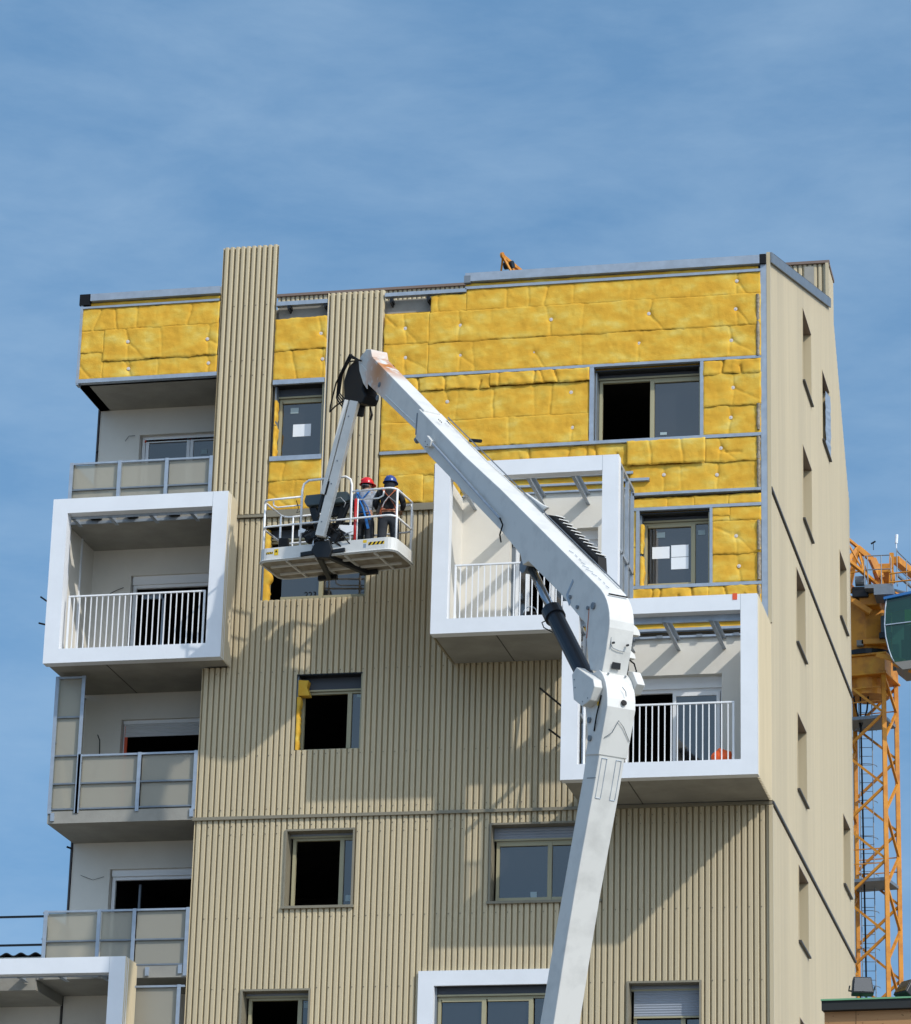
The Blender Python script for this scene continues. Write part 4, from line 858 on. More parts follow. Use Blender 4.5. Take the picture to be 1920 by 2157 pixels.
for k in range(4):
    a = random.uniform(-.04, .04); z0 = 23.70+.03*k
    MB().tube([bp(.35, 23.70, .0-.01*k), bp(.75+a, 23.88+.02*k, -.02-.01*k), bp(1.15+.05*k, 23.72, .02), bp(1.30+.04*k, 23.42-.02*k, .05), bp(1.12, 23.2-.07*k, .12)], .014, 6).build('hose', 'black', LIFT)
MB().tube([bp(.38, 23.72, -.01), bp(.9, 23.86, -.02), bp(1.35, 23.62, .0), bp(1.62, 23.28, .03), bp(1.64, 23.17, .03), bp(1.45, 23.22, .05), bp(1.2, 23.26, .1)], .014, 7).build('hose', 'black', LIFT)
MB().tube([bp(.55, 22.95, .3), bp(.5, 22.8, .32), bp(.56, 22.72, .32)], .02, 6).build('hose', 'black', LIFT)
# ------------------------------------------------------------------ basket
BS = LIFT
def rounded(hu, hv, r, n=5):
    o = []
    for cx, cyy, a0 in ((hu-r, hv-r, 0), (-hu+r, hv-r, 90), (-hu+r, -hv+r, 180), (hu-r, -hv+r, 270)):
        for i in range(n+1): a = R(a0+90*i/n); o.append((cx+r*math.cos(a), cyy+r*math.sin(a)))
    return o
def extr(pts, z0, z1, s0=1, s1=1):
    mb = MB(); n = len(pts); vs = [k3(u*s0, v*s0, z0) for u, v in pts]+[k3(u*s1, v*s1, z1) for u, v in pts]
    mb.add(vs, [tuple(range(n))[::-1], tuple(range(n, 2*n))]+[(i, (i+1)%n, n+(i+1)%n, n+i) for i in range(n)]); return mb
BK = extr(rounded(1.27, .50, .17), -.045, .0).build('basket_floor', mat('basket_floor_grime', (.40, .36, .29), .5, .1, .45, (1, 1, 1), (.16, .12, .08), nscale=3.5), LIFT, bevel=.01, label='rusty scuffed underside of the work basket')
rim = MB(); o_ = rounded(1.285, .515, .18); i_ = rounded(1.255, .485, .155); n = len(o_)
rim.add([k3(u, v, -.06) for u, v in o_]+[k3(u, v, .19) for u, v in o_]+[k3(u, v, .19) for u, v in i_]+[k3(u, v, -.06) for u, v in i_],
        [(a*n+i, a*n+(i+1)%n, ((a+1)%4)*n+(i+1)%n, ((a+1)%4)*n+i) for a in range(4) for i in range(n)])
BR = rim.build('toe_board', 'boom', LIFT)
lip = MB(); o_ = rounded(1.297, .527, .19); lip.tube([k3(u, v, -.035) for u, v in o_+[o_[0]]], .013, 6, cap=False); lip.build('toe_board_lip', 'boom', LIFT, smooth=True)
for u in (-.75, -.2, .35, .9): MB().bar(k3(u, -.46, -.06), k3(u, .46, -.06), .035, .03).build('floor_beam', 'boom', BK)
for v in (-.22, .2): MB().bar(k3(-1.15, v, -.062), k3(1.15, v, -.062), .04, .034).build('floor_beam', 'boom', BK)
def tubep(name, pts, r=.019, m='whitepaint', parent=None): return MB().tube([k3(*p) for p in pts], r, 8).build(name, m, parent or LIFT, smooth=True)
def loopz(z, u0=-1.25, u1=1.25, vv=.48, r=.14):
    pts = [(u0, .0, z)]
    for cx, cyy, a0 in ((u0+r, -vv+r, 180), (u1-r, -vv+r, 270), (u1-r, vv-r, 0), (u0+r, vv-r, 90)):
        for i in range(5): a = R(a0+90*i/4); pts.append((cx+r*math.cos(a), cyy+r*math.sin(a), z))
    return pts+[(u0, .0, z)]
def halfloop(z, side):      # front part, side, rear part of the guard rail on one end
    u1 = 1.25*side; ui_ = .44*side if side > 0 else -.50; r = .14; pts = [(ui_, -.48, z)]
    c = u1-r*side
    for i in range(5): a = R(-90+90*i/4); pts.append((c+side*r*math.cos(a), -.48+r+r*math.sin(a), z))
    for i in range(5): a = R(90*i/4); pts.append((c+side*r*math.cos(a), .48-r+r*math.sin(a), z))
    return pts+[(ui_, .48, z)]
for sd in (-1, 1): tubep('guard_rail', halfloop(1.10, sd))
tubep('guard_rail', loopz(.60))
tubep('guard_rail', [(-.50, -.48, .18), (-.50, -.48, 1.22), (-.47, -.48, 1.33), (-.38, -.48, 1.39), (.32, -.48, 1.39), (.41, -.48, 1.33), (.44, -.48, 1.22), (.44, -.48, .18)], .022)
for u, v in ((-1.25, -.36), (1.25, -.36), (-1.25, .34), (1.25, .34), (-.5, .48), (.44, .48)): tubep('guard_post', [(u, v, .0), (u, v, 1.10)], .02)
tubep('guard_post', [(-1.07, .48, 1.1), (-1.07, .48, .3), (-1.0, .48, .2)], .017)
tubep('grab_rail', [(-.52, -.44, .96), (-.98, -.44, .96), (-1.05, -.44, 1.0), (-1.06, -.44, 1.08)], .014)
tubep('grab_rail', [(.50, -.40, .97), (.92, -.40, .96), (1.0, -.40, 1.0), (1.02, -.42, 1.08)], .014)
tubep('grab_rail', [(1.25, .30, 1.05), (1.25, .40, .9), (1.25, .42, .5), (1.25, .35, .42)], .014)
tubep('red_post', [(.50, -.42, .02), (.50, -.42, .98)], .028, 'red'); tubep('guard_post', [(.54, -.42, .02), (.54, -.42, .98)], .012)
q = MB(); q.prism([k3(-.50, -.50, .52), k3(-.32, -.5, .44), k3(-.50, -.5, .42)], VV*.02).prism([k3(.46, -.505, .47), k3(.50, -.505, .47), k3(.50, -.505, .30), k3(.44, -.505, .30), k3(.22, -.505, .44), k3(.24, -.505, .50)], VV*.02).prism([k3(-.53, -.505, .48), k3(-.5, -.505, .48), k3(-.5, -.505, .36), k3(-.53, -.505, .36)], VV*.02)
q.build('gusset_plate', 'whitepaint', LIFT)
# console and drive gear
q = MB(); q.prism([k3(-.47, -.46, 1.02), k3(-.44, -.46, 1.13), k3(.33, -.46, 1.13), k3(.44, -.46, .98), k3(.30, -.46, .93), k3(-.42, -.46, .93)], VV*.32); q.build('control_console', 'cons', LIFT, bevel=.015)
q = MB(); q.prism([k3(-.40, -.40, .92), k3(-.26, -.40, .92), k3(-.16, -.40, .55), k3(-.28, -.40, .50)], VV*.10).prism([k3(.36, -.40, .92), k3(.22, -.40, .92), k3(.10, -.40, .55), k3(.2, -.40, .50)], VV*.10).prism([k3(-.26, -.35, .92), k3(.22, -.35, .92), k3(.12, -.35, .72), k3(-.14, -.35, .72)], VV*.05); q.build('console_bracket', 'blackm', LIFT, bevel=.02)
for (u, v, z, r_) in ((-.20, -.45, .34, .10), (.16, -.46, .30, .12), (-.36, -.4, .32, .07), (.12, -.46, .12, .08), (-.06, -.44, .58, .08), (-.24, -.44, .16, .08), (.02, -.42, .42, .09)):
    MB().tube([k3(u, v-.05, z), k3(u, v+.14, z)], r_, 14).build('drive_motor', 'blackm', LIFT, bevel=.01)
random.seed(9)
for k in range(12):
    u = random.uniform(-.25, .35); z = random.uniform(.25, .85)
    MB().tube([k3(u, -.5, z), k3(u+random.uniform(-.1, .15), -.57, z+random.uniform(-.05, .12)), k3(u+random.uniform(-.1, .25), -.56, z-.12), k3(u+random.uniform(-.1, .2), -.5, z-.2)], .011, 5).build('hose', 'black' if k % 4 else 'chrome', LIFT)
tubep('hose', [(.10, -.5, .98), (.25, -.52, 1.0), (.34, -.5, .90), (.30, -.48, .82)], .008, 'lanyard'); tubep('hose', [(-.62, -.45, 1.05), (-.56, -.47, .9), (-.60, -.46, .82), (-.5, -.46, .84)], .007, 'black'); tubep('hose', [(.28, -.5, .26), (.40, -.52, .33), (.50, -.5, .36)], .01, 'lanyard')
q = MB(); q.prism([k3(-.95, .30, .0), k3(-.62, .30, .0), k3(-.60, .30, .22), k3(-.93, .30, .24)], VV*.14); q.build('storage_box', 'blackm', LIFT, bevel=.02)
q = MB(); q.prism([k3(-1.22, .20, .18), k3(-1.05, .20, .16), k3(-1.04, .20, .62), k3(-1.22, .20, .64)], VV*.12); q.build('hanging_tool_pouch', 'jacket', LIFT, bevel=.03)
for k in range(3): MB().tube([k3(-.34+.03*k, -.52, .5-.03*k), k3(-.42, -.57, .34), k3(-.3, -.58, .22+.02*k), k3(-.16, -.57, .3), k3(-.2, -.53, .46)], .012, 5).build('hose', 'black', LIFT)
for (u, z) in ((-.12, .52), (.20, .40), (.05, .66)): MB().tube([k3(u, -.53, z), k3(u+.07, -.545, z+.02)], .016, 6).build('hose_fitting', 'chrome', LIFT)
# black fork carrying the basket
q = MB(); q.prism([k3(-.16, -.60, .20), k3(.10, -.60, .20), k3(.16, -.60, .02), k3(.10, -.60, -.12), k3(-.14, -.60, -.10), k3(-.24, -.60, .05)], VV*.08); q.build('fork_head', 'blackm', LIFT, bevel=.015)
MB().bar(k3(-.10, -.54, -.08), k3(-.30, .42, -.13), .09, .07).build('fork_arm', 'blackm', LIFT, bevel=.01); MB().bar(k3(.05, -.54, -.06), k3(.42, .42, -.11), .10, .08).build('fork_arm', 'blackm', LIFT, bevel=.01)
MB().bar(k3(-.52, .44, -.12), k3(-.16, .44, -.12), .08, .09).build('fork_foot', 'blackm', LIFT, bevel=.01); MB().bar(k3(.28, .42, -.10), k3(.62, .42, -.10), .07, .08).build('fork_foot', 'blackm', LIFT, bevel=.01)
MB().bar(k3(-.45, -.54, .0), k3(-.15, -.54, .02), .06, .08).build('fork_head', 'blackm', LIFT, bevel=.01); MB().bar(k3(.1, -.54, .0), k3(.38, -.54, .02), .05, .07).build('fork_head', 'blackm', LIFT, bevel=.01)
# hazard tape, warning stickers on the toe board
def tape(u0, u1, z0, z1, v=-.517):
    o = MB().add([k3(u0, v, z0), k3(u1, v, z0), k3(u1, v, z1), k3(u0, v, z1)], [(0, 1, 2, 3)]).build('hazard_tape', 'hazy', BR)
    n = 4; w = (u1-u0)/n; b = MB()
    for i in range(n):
        a = u0+i*w; b.add([k3(a, v-.0015, z0), k3(a+w*.5, v-.0015, z0), k3(a+w*.95, v-.0015, z1), k3(a+w*.45, v-.0015, z1)], [(0, 1, 2, 3)])
    b.build('black_stripes', 'black', o)
tape(.80, 1.10, .07, .125); tape(-1.12, -.99, .075, .115); 
MB().add([k3(-.97, -.517, .045), k3(-.89, -.517, .045), k3(-.89, -.517, .16), k3(-.97, -.517, .16)], [(0,1,2,3)]).build('warning_sticker', 'hazy', BR); MB().add([k3(-.955, -.5185, .10), k3(-.905, -.5185, .10), k3(-.93, -.5185, .145)], [(0,1,2)]).build('warning_sticker', 'black', BR)
MB().add([k3(.70, -.517, .12), k3(.77, -.517, .12), k3(.77, -.517, .17), k3(.70, -.517, .17)], [(0,1,2,3)]).build('warning_sticker', 'hazy', BR)
MB().add([k3(.71, -.517, .03), k3(.76, -.517, .03), k3(.76, -.517, .10), k3(.71, -.517, .10)], [(0,1,2,3)]).build('warning_sticker', 'galv', BR)
# ------------------------------------------------------------------ workers
def skin_obj(name, verts, edges, root, m, parent=None, sub=2, label=None):
    """verts: (x,y,z,r) in local basket-free coordinates"""
    me = bpy.data.meshes.new(name); me.from_pydata([v[:3] for v in verts], edges, []); me.materials.append(M[m])
    o = bpy.data.objects.new(name, me); COL.objects.link(o)
    s = o.modifiers.new('Skin', 'SKIN'); s.use_smooth_shade = True
    d = me.skin_vertices[0].data
    for i, v in enumerate(verts): d[i].radius = (v[3], v[4] if len(v) > 4 else v[3]); d[i].use_root = (i == root)
    ss = o.modifiers.new('Sub', 'SUBSURF'); ss.levels = sub; ss.render_levels = sub
    if parent: attach(o, parent)
    if label: o['label'] = label
    return o
def worker(loc, face, lean, label, hat, top, belt, strap, hood=False, head_turn=0, armpose=0):
    """standing figure seen from behind; local +y forward; face = yaw"""
    F = Matrix.Translation(loc) @ Matrix.Rotation(face, 4, 'Z')
    def P(x, y, z):
        z_ = z*.925
        if z > .92: y = y+(z-.92)*lean
        v = F @ Vector((x, y, z_)); return (v.x, v.y, v.z)
    def V(x, y, z, r, r2=None): return (*P(x, y, z), r, r2 or r)
    root = thing('person', loc, label, 'person', 'workers standing in the lift basket')
    hz_ = 1.47; hy = .05
    sx = 1
    # joints of one arm
    def arm(s):
        if armpose == 0: return [(s*.18, .0, 1.30), (s*.235, .03, 1.06), (s*.16, .25, .98)]
        return [(s*.18, .0, 1.30), (s*.25, .05, 1.08), (s*.20, .26, 1.02)]
    vs = [V(0, 0, .90, .115), V(0, 0, 1.05, .11), V(0, -.01, 1.22, .13), V(0, -.005, 1.32, .10), V(0, .015, 1.39, .052), V(0, .03, 1.44, .06), V(0, .04, 1.50, .086), V(0, .045, 1.56, .075)]
    es = [(i, i+1) for i in range(7)]
    for s in (-1, 1):
        a = arm(s); k = len(vs)
        vs += [V(*a[0], .052), V(*a[1], .042), V(*a[2], .030), V(a[2][0]-s*.02, a[2][1]+.05, a[2][2]-.005, .034, .02)]
        es += [(3, k), (k, k+1), (k+1, k+2), (k+2, k+3)]
        hb = (a[2][0]-s*.02, a[2][1]+.05, a[2][2]-.005)
        for fi, (dx, L) in enumerate(((-.028, .060), (-.010, .070), (.010, .066), (.028, .052))):
            kk_ = len(vs)
            vs += [V(hb[0]+dx, hb[1]+.03, hb[2]+.004, .009), V(hb[0]+dx, hb[1]+.03+L*.55, hb[2]-.002, .0085), V(hb[0]+dx*.95, hb[1]+.03+L*.85, hb[2]-.028, .0075)]
            es += [(k+3, kk_), (kk_, kk_+1), (kk_+1, kk_+2)]
        kk_ = len(vs); vs += [V(hb[0]-s*.035, hb[1]+.0, hb[2]-.005, .010), V(hb[0]-s*.05, hb[1]+.03, hb[2]-.018, .009)]; es += [(k+3, kk_), (kk_, kk_+1)]
        k = len(vs)
        lx = .10*s; fy = .06*(s if face > 0 else -s)
        vs += [V(lx, 0, .84, .085), V(lx*1.15, .02+fy*.5, .47, .058), V(lx*1.2, .0+fy, .10, .042), V(lx*1.25, .11+fy, .04, .035)]
        es += [(0, k), (k, k+1), (k+1, k+2), (k+2, k+3)]
    body = skin_obj('body', vs, es, 0, 'skin', root)
    # face
    ht = Matrix.Translation(P(0, .045, 1.50)) @ Matrix.Scale(.95, 4) @ Matrix.Rotation(face+head_turn, 4, 'Z')
    def Hd(x, y, z): v = ht @ Vector((x, y, z)); return (v.x, v.y, v.z)
    f = MB(); f.sphere(Hd(0, .0, .01), (.078, .09, .108), 16, 12); f.sphere(Hd(0, .098, -.01), (.012, .018, .02), 8, 6); f.sphere(Hd(-.08, -.005, -.005), (.012, .02, .03), 8, 6); f.sphere(Hd(.08, -.005, -.005), (.012, .02, .03), 8, 6); f.sphere(Hd(0, .055, -.085), (.035, .035, .025), 8, 6)
    f.build('head', 'skin', root, smooth=True)
    for s in (-1, 1): MB().sphere(Hd(s*.03, .084, .01), (.010, .008, .006), 8, 6).build('eye', 'hair', root)
    MB().tube([Hd(-.022, .085, -.055), Hd(0, .092, -.057), Hd(.022, .085, -.055)], .004, 5).build('mouth', 'hair', root)
    h = MB(); h.sphere(Hd(0, -.012, .012), (.084, .088, .105), 14, 10, 0, .72); h.build('hood' if hood else 'hair', 'hood' if hood else 'hair', root, smooth=True)
    if hood:
        q = MB(); q.sphere(Hd(0, -.03, -.04), (.098, .085, .13), 14, 10); q.sphere(Hd(0, -.05, -.13), (.13, .09, .05), 14, 8); q.build('hood', 'hood', root, smooth=True)
    # helmet: dome, brim, peak, headband
    q = MB(); q.sphere(Hd(0, 0, .045), (.118, .135, .125), 20, 8, 0, .5); q.build('hard_hat', hat, root, smooth=True)
    hd = bpy.context.scene.objects[-1] if False else None
    q = MB(); n = 20; r0 = [Hd(.117*math.cos(2*math.pi*i/n), .134*math.sin(2*math.pi*i/n), .05) for i in range(n)]
    r1 = [Hd((.138)*math.cos(2*math.pi*i/n), (.155+(.035 if math.sin(2*math.pi*i/n) > 0 else 0)*math.sin(2*math.pi*i/n))*math.sin(2*math.pi*i/n), .035) for i in range(n)]
    q.add(r0+r1, [(i, (i+1)%n, n+(i+1)%n, n+i) for i in range(n)]); r3 = [(x, y, z-.008) for x, y, z in r1]; q.add(r1+r3, [(i, (i+1)%n, n+(i+1)%n, n+i) for i in range(n)]); q.build('hat_brim', hat, root, smooth=True)
    q = MB(); q.tube([Hd(-.025, -.13, .085), Hd(-.022, -.115, .12), Hd(-.02, -.06, .162), Hd(-.02, .03, .17), Hd(-.02, .10, .14)], .006, 5).tube([Hd(.025, -.13, .085), Hd(.022, -.115, .12), Hd(.02, -.06, .162), Hd(.02, .03, .17), Hd(.02, .10, .14)], .006, 5); q.build('hat_ridge', hat, root, smooth=True)
    q = MB(); q.tube([Hd(.088*math.cos(R(a)), .095*math.sin(R(a)), .015-.02*abs(math.cos(R(a)))) for a in range(200, 345, 12)], .011, 6); q.build('head_band', 'lanyard', root, smooth=True)
    # clothing over the body
    vs = [V(0, 0, .88, .145, .125), V(0, 0, 1.02, .150, .125), V(0, -.015, 1.18, .165, .13), V(0, -.012, 1.30, .135, .11), V(0, .01, 1.375, .062)]
    es = [(0, 1), (1, 2), (2, 3), (3, 4)]
    for s in (-1, 1):
        a = arm(s); k = len(vs); vs += [V(*a[0], .070), V(*a[1], .056), V((a[1][0]*.2+a[2][0]*.8), (a[1][1]*.2+a[2][1]*.8), (a[1][2]*.2+a[2][2]*.8), .042)]
        es += [(3, k), (k, k+1), (k+1, k+2)]
    skin_obj('jacket' if hood else 'shirt', vs, es, 2, top, root)
    vs = [V(0, 0, .93, .14, .12), V(0, -.01, .84, .13, .12)]; es = [(0, 1)]
    for s in (-1, 1):
        k = len(vs); lx = .095*s; fy = .06*(s if face > 0 else -s)
        vs += [V(lx, 0, .74, .108), V(lx*1.15, .02+fy*.5, .47, .088), V(lx*1.2, .0+fy, .25, .078), V(lx*1.2, .0+fy, .09, .072)]; es += [(1, k), (k, k+1), (k+1, k+2), (k+2, k+3)]
    skin_obj('trousers', vs, es, 1, 'jeans', root)
    for s in (-1, 1):
        fy = .06*(s if face > 0 else -s); lx = .12*s
        skin_obj('boot', [V(lx, fy-.03, .10, .052), V(lx, fy-.02, .045, .05), V(lx, fy+.12, .035, .042)], [(0, 1), (1, 2)], 0, 'boots', root)
    # harness straps across the back
    def st(pts, m_, w=.022, nm='harness_strap'):
        q = MB(); pp = [Vector(P(*p)) for p in pts]
        for a, b in zip(pp[:-1], pp[1:]): q.bar(a, b, w*1.9, .012)
        return q.build(nm, m_, root)
    bk = -.142
    st([(-.13, -.08, 1.395), (-.09, bk-.01, 1.28), (0, bk-.012, 1.16), (.10, bk-.005, 1.0), (.14, bk+.02, .86), (.13, bk+.05, .76)], strap)
    st([(.13, -.08, 1.395), (.09, bk-.01, 1.28), (0, bk-.014, 1.165), (-.10, bk-.006, 1.0), (-.14, bk+.02, .86), (-.13, bk+.05, .76)], strap)
    st([(-.15, bk+.03, .90), (0, bk+.0, .90), (.15, bk+.03, .90)], belt)
    return root, P, st
w1, P1, st1 = worker(k3(.49, .02, 0)+Vector((0, 0, .003)), R(-6), .06, 'person in red hard hat and grey checked shirt in the lift basket, back turned', 'hatr', 'plaid', 'strapb', 'strapb', head_turn=R(-35))
st1([(-.10, -.16, 1.25), (.02, -.18, 1.0), (.10, -.20, .75), (.14, -.17, .55)], 'strapb', .024, 'lanyard')
w2, P2_, st2 = worker(k3(.95, .02, 0)+Vector((0, 0, .003)), R(10), .10, 'person in blue hard hat, black jacket and orange harness at the basket right end', 'hatb', 'jacket', 'strapo', 'strapo', hood=True, head_turn=R(-28), armpose=1)
st2([(0, -.17, 1.17), (-.07, -.19, 1.05), (-.11, -.18, .93)], 'lanyard', .02, 'lanyard'); st2([(0.0, -.17, 1.16), (.09, -.19, 1.07), (.17, -.18, 1.0)], 'lanyard', .02, 'lanyard')
# ------------------------------------------------------------------ tower crane behind the building
CR = thing('tower_crane', (-2.3, 45.5, 0), 'orange-yellow tower crane with green glazed cab rising behind the right edge of the building', 'tower crane')
vd = R(5.6); rr_ = Vector((math.cos(vd), math.sin(vd), 0)); dd_ = Vector((-math.sin(vd), math.cos(vd), 0)); al = R(16.7); wM = 1.34
Bp = Vector((-2.27, 45, 0)); eL = (-rr_*math.cos(al)+dd_*math.sin(al))*wM; eR = (rr_*math.sin(al)+dd_*math.cos(al))*wM
corners = [Bp, Bp+eL, Bp+eL+eR, Bp+eR]
ZT = 31.9
for c in corners: MB().bar((c.x, c.y, 0), (c.x, c.y, ZT), .13, .13, roll=al).build('mast_leg', 'craney', CR)
def zig(a, b, ph):
    z = 12.0+ph; k = 0; P = 2.3
    bs = []
    while z < ZT-.3:
        p, q = (a, b) if k % 2 == 0 else (b, a); bs.append(((p.x, p.y, z), (q.x, q.y, min(z+P/2, ZT-.1)))); z += P/2; k += 1
    return bs
for i in range(4):
    for (p, q) in zig(corners[i], corners[(i+1) % 4], [0.15, .5, 0.15, .5][i]): MB().bar(p, q, .075, .075).build('mast_brace', 'craney', CR)
cen = (corners[0]+corners[2])/2
# ladder, cable, platforms
LB = cen+rr_*(-.12)+dd_*.25
lad = MB()
for s in (-1, 1): lad.tube([(LB+rr_*.2*s).to_tuple()[:2]+(12,), (LB+rr_*.2*s).to_tuple()[:2]+(31.3,)], .018, 6)
z = 12.1
while z < 31.2: a = LB-rr_*.2; b = LB+rr_*.2; lad.tube([(a.x, a.y, z), (b.x, b.y, z)], .011, 5); z += .28
lad.build('ladder', 'galvd', CR)
z = 13.0
while z < 31:
    q = MB(); q.tube([tuple(LB-dd_*0+rr_*(.33*math.cos(a))-dd_*(.1+.38*math.sin(a))+Vector((0, 0, z))) for a in [math.pi*i/8 for i in range(9)]], .012, 5); q.build('ladder_hoop', 'galvd', CR); z += 1.15
MB().tube([(LB.x, LB.y-.5, 12), (LB.x-.05, LB.y-.5, 24), (LB.x-.1, LB.y-.5, 31), (LB.x-.1, LB.y-.4, 32)], .03, 6).build('power_cable', 'black', CR)
MB().tube([(LB.x-.1, LB.y-.5, 32.0), (LB.x-.3, LB.y-.5, 31.2), (LB.x-.1, LB.y-.5, 30.2), (LB.x+.1, LB.y-.5, 30.8), (LB.x+.2, LB.y-.4, 31.9)], .03, 6).build('power_cable', 'black', CR)
for z in (25.3, 30.4):
    q = MB(); c = [Bp+eL*1.0, Bp+eL*0+eR*0, Bp+eR*1.0, Bp+eL*1.0+eR]
    q.add([(p.x, p.y, z) for p in c]+[(p.x, p.y, z+.10) for p in c], [(0,1,2,3), (4,5,6,7), (0,1,5,4), (1,2,6,5), (2,3,7,6), (3,0,4,7)]); q.build('platform', 'galvd', CR)
    for zz in (.55, 1.0):
        for i in (0, 2): MB().bar((c[i].x, c[i].y, z+zz), (c[(i+1) % 4].x, c[(i+1) % 4].y, z+zz), .03).build('platform_rail', 'craney', CR)
# collar and slewing drum
def ring(sc, z0, z1, m_, nm, bevel=.02):
    c = [cen+(p-cen)*sc for p in corners]; q = MB(); q.add([(p.x, p.y, z0) for p in c]+[(p.x, p.y, z1) for p in c], [(3,2,1,0), (4,5,6,7), (0,1,5,4), (1,2,6,5), (2,3,7,6), (3,0,4,7)]); return q.build(nm, m_, CR, bevel=bevel)
ring(1.10, 31.85, 32.40, 'craney', 'collar'); ring(1.22, 32.40, 32.47, 'craney', 'collar'); ring(1.18, 31.78, 31.85, 'craney', 'collar')
MB().tube([(cen.x, cen.y, 31.25), (cen.x, cen.y, 31.8)], .62, 24).build('bearing_ring', 'craney', CR)
MB().tube([(cen.x, cen.y, 32.47), (cen.x, cen.y, 32.62)], .86, 28).build('slewing_ring', 'blackm', CR)
MB().tube([(cen.x, cen.y, 32.62), (cen.x, cen.y, 34.25)], .84, 10).build('slewing_tower', 'craney', CR, bevel=.02)
sd = cen+rr_*.55-dd_*.95
MB().tube([(sd.x, sd.y, 33.05), (sd.x, sd.y, 33.6)], .16, 12).build('slew_motor', 'cons', CR); MB().box(sd.x-.2, sd.x+.2, sd.y-.2, sd.y+.2, 32.85, 33.05).build('slew_gear', 'blackm', CR, bevel=.02)
MB().box(sd.x-.75, sd.x+.5, sd.y-.1, sd.y+.5, 32.72, 32.88).build('motor_bracket', 'craney', CR)
MB().box(sd.x-.9, sd.x-.7, sd.y-.1, sd.y+.1, 32.68, 32.85).build('junction_box', 'cabw', CR)
# axis of jib
tip = Vector((-9.38, 20.8, 35.9)); foot = Vector((-3.0, 45.0, 35.95)); ax = (foot-tip); ax.z = 0; ax.normalize(); sd_ = Vector((ax.y, -ax.x, 0))
def J(s, o, z): v = tip+ax*s+sd_*o; return (v.x, v.y, z)
Lj = (foot-tip).length
MB().bar(J(.0, 0, 35.9), J(Lj, 0, 35.95), .085).build('jib_chord', 'craney', CR)
for s in (-1, 1): MB().bar(J(.3, .42*s, 34.85), J(Lj+.6, .42*s, 34.85), .10).build('jib_chord', 'craney', CR)
n = 22
for i in range(n):
    s0 = i*Lj/n; s1 = (i+1)*Lj/n
    for s in (-1, 1):
        MB().bar(J(s0, 0, 35.9), J((s0+s1)/2, .42*s, 34.87), .045).build('jib_brace', 'craney', CR); MB().bar(J((s0+s1)/2, .42*s, 34.87), J(s1, 0, 35.9), .045).build('jib_brace', 'craney', CR)
    MB().bar(J(s0+.3, -.42, 34.85), J(s0+.3, .42, 34.85), .04).build('jib_brace', 'craney', CR)
# jib tip pulley head
MB().tube([J(-.03, -.03, 35.92), J(-.03, .03, 35.92)], .08, 14).build('pulley', 'craney', CR); MB().bar(J(0, 0, 35.86), J(.9, .0, 35.72), .06).build('tip_brace', 'craney', CR)
MB().tube([J(.35, -.12, 35.80), J(.35, .12, 35.80)], .10, 12).build('pulley', 'blackm', CR)
# root frame of the jib and A-frame members
def cb(a, b, w=.11, m_='craney', nm='frame_bar'): return MB().bar(a, b, w).build(nm, m_, CR)
cb((-3.0, 44.9, 35.9), (-3.35, 44.9, 34.3), .15); cb((-3.0, 44.9, 35.9), (-2.55, 45.1, 34.4), .11); cb((-3.0, 44.9, 35.9), (-3.5, 44.6, 35.1), .12); cb((-3.0, 44.9, 35.75), (-3.5, 44.6, 35.35), .08)
cb((-3.0, 44.9, 35.9), (-2.5, 45.0, 35.45), .16); cb((-3.5, 44.6, 34.5), (-2.15, 45.2, 34.2), .12); cb((-3.3, 44.6, 34.2), (-2.6, 44.7, 33.7), .16); cb((-2.55, 44.9, 35.5), (-2.3, 45.0, 34.9), .20)
cb((-2.3, 45.0, 35.1), (-2.35, 44.9, 34.2), .09); cb((-2.7, 44.9, 35.0), (-2.0, 44.9, 34.3), .07); cb((-2.35, 44.9, 35.1), (-2.1, 44.9, 34.3), .07); cb((-1.95, 45.0, 35.7), (-2.0, 45.0, 34.2), .13)
MB().box(-2.55, -1.95, 44.9, 46.1, 35.05, 35.35).build('winch_frame', 'craney', CR, bevel=.03); MB().tube([(-3.05, 44.6, 34.7), (-2.75, 44.6, 34.7)], .16, 14).build('winch_drum', 'galvd', CR)
MB().box(-3.15, -2.65, 44.5, 44.9, 34.15, 34.5).build('winch_housing', 'blackm', CR, bevel=.03); MB().box(-2.95, -2.3, 44.6, 45.5, 33.9, 34.3).build('winch_housing', 'craney', CR, bevel=.04)
# counter jib going away to the right
c0 = Vector((-1.9, 45.8, 35.75)); c1 = c0+ax*9
cb(tuple(c0), tuple(c1+Vector((0, 0, -.0))), .22, nm='counter_jib'); cb((-2.3, 45.8, 35.0), tuple(Vector((-2.3, 45.8, 35.0))+ax*9), .10, nm='counter_jib'); cb((-1.85, 45.7, 35.2), tuple(Vector((-1.85, 45.7, 35.2))+ax*9), .07, 'galvd', 'counter_jib')
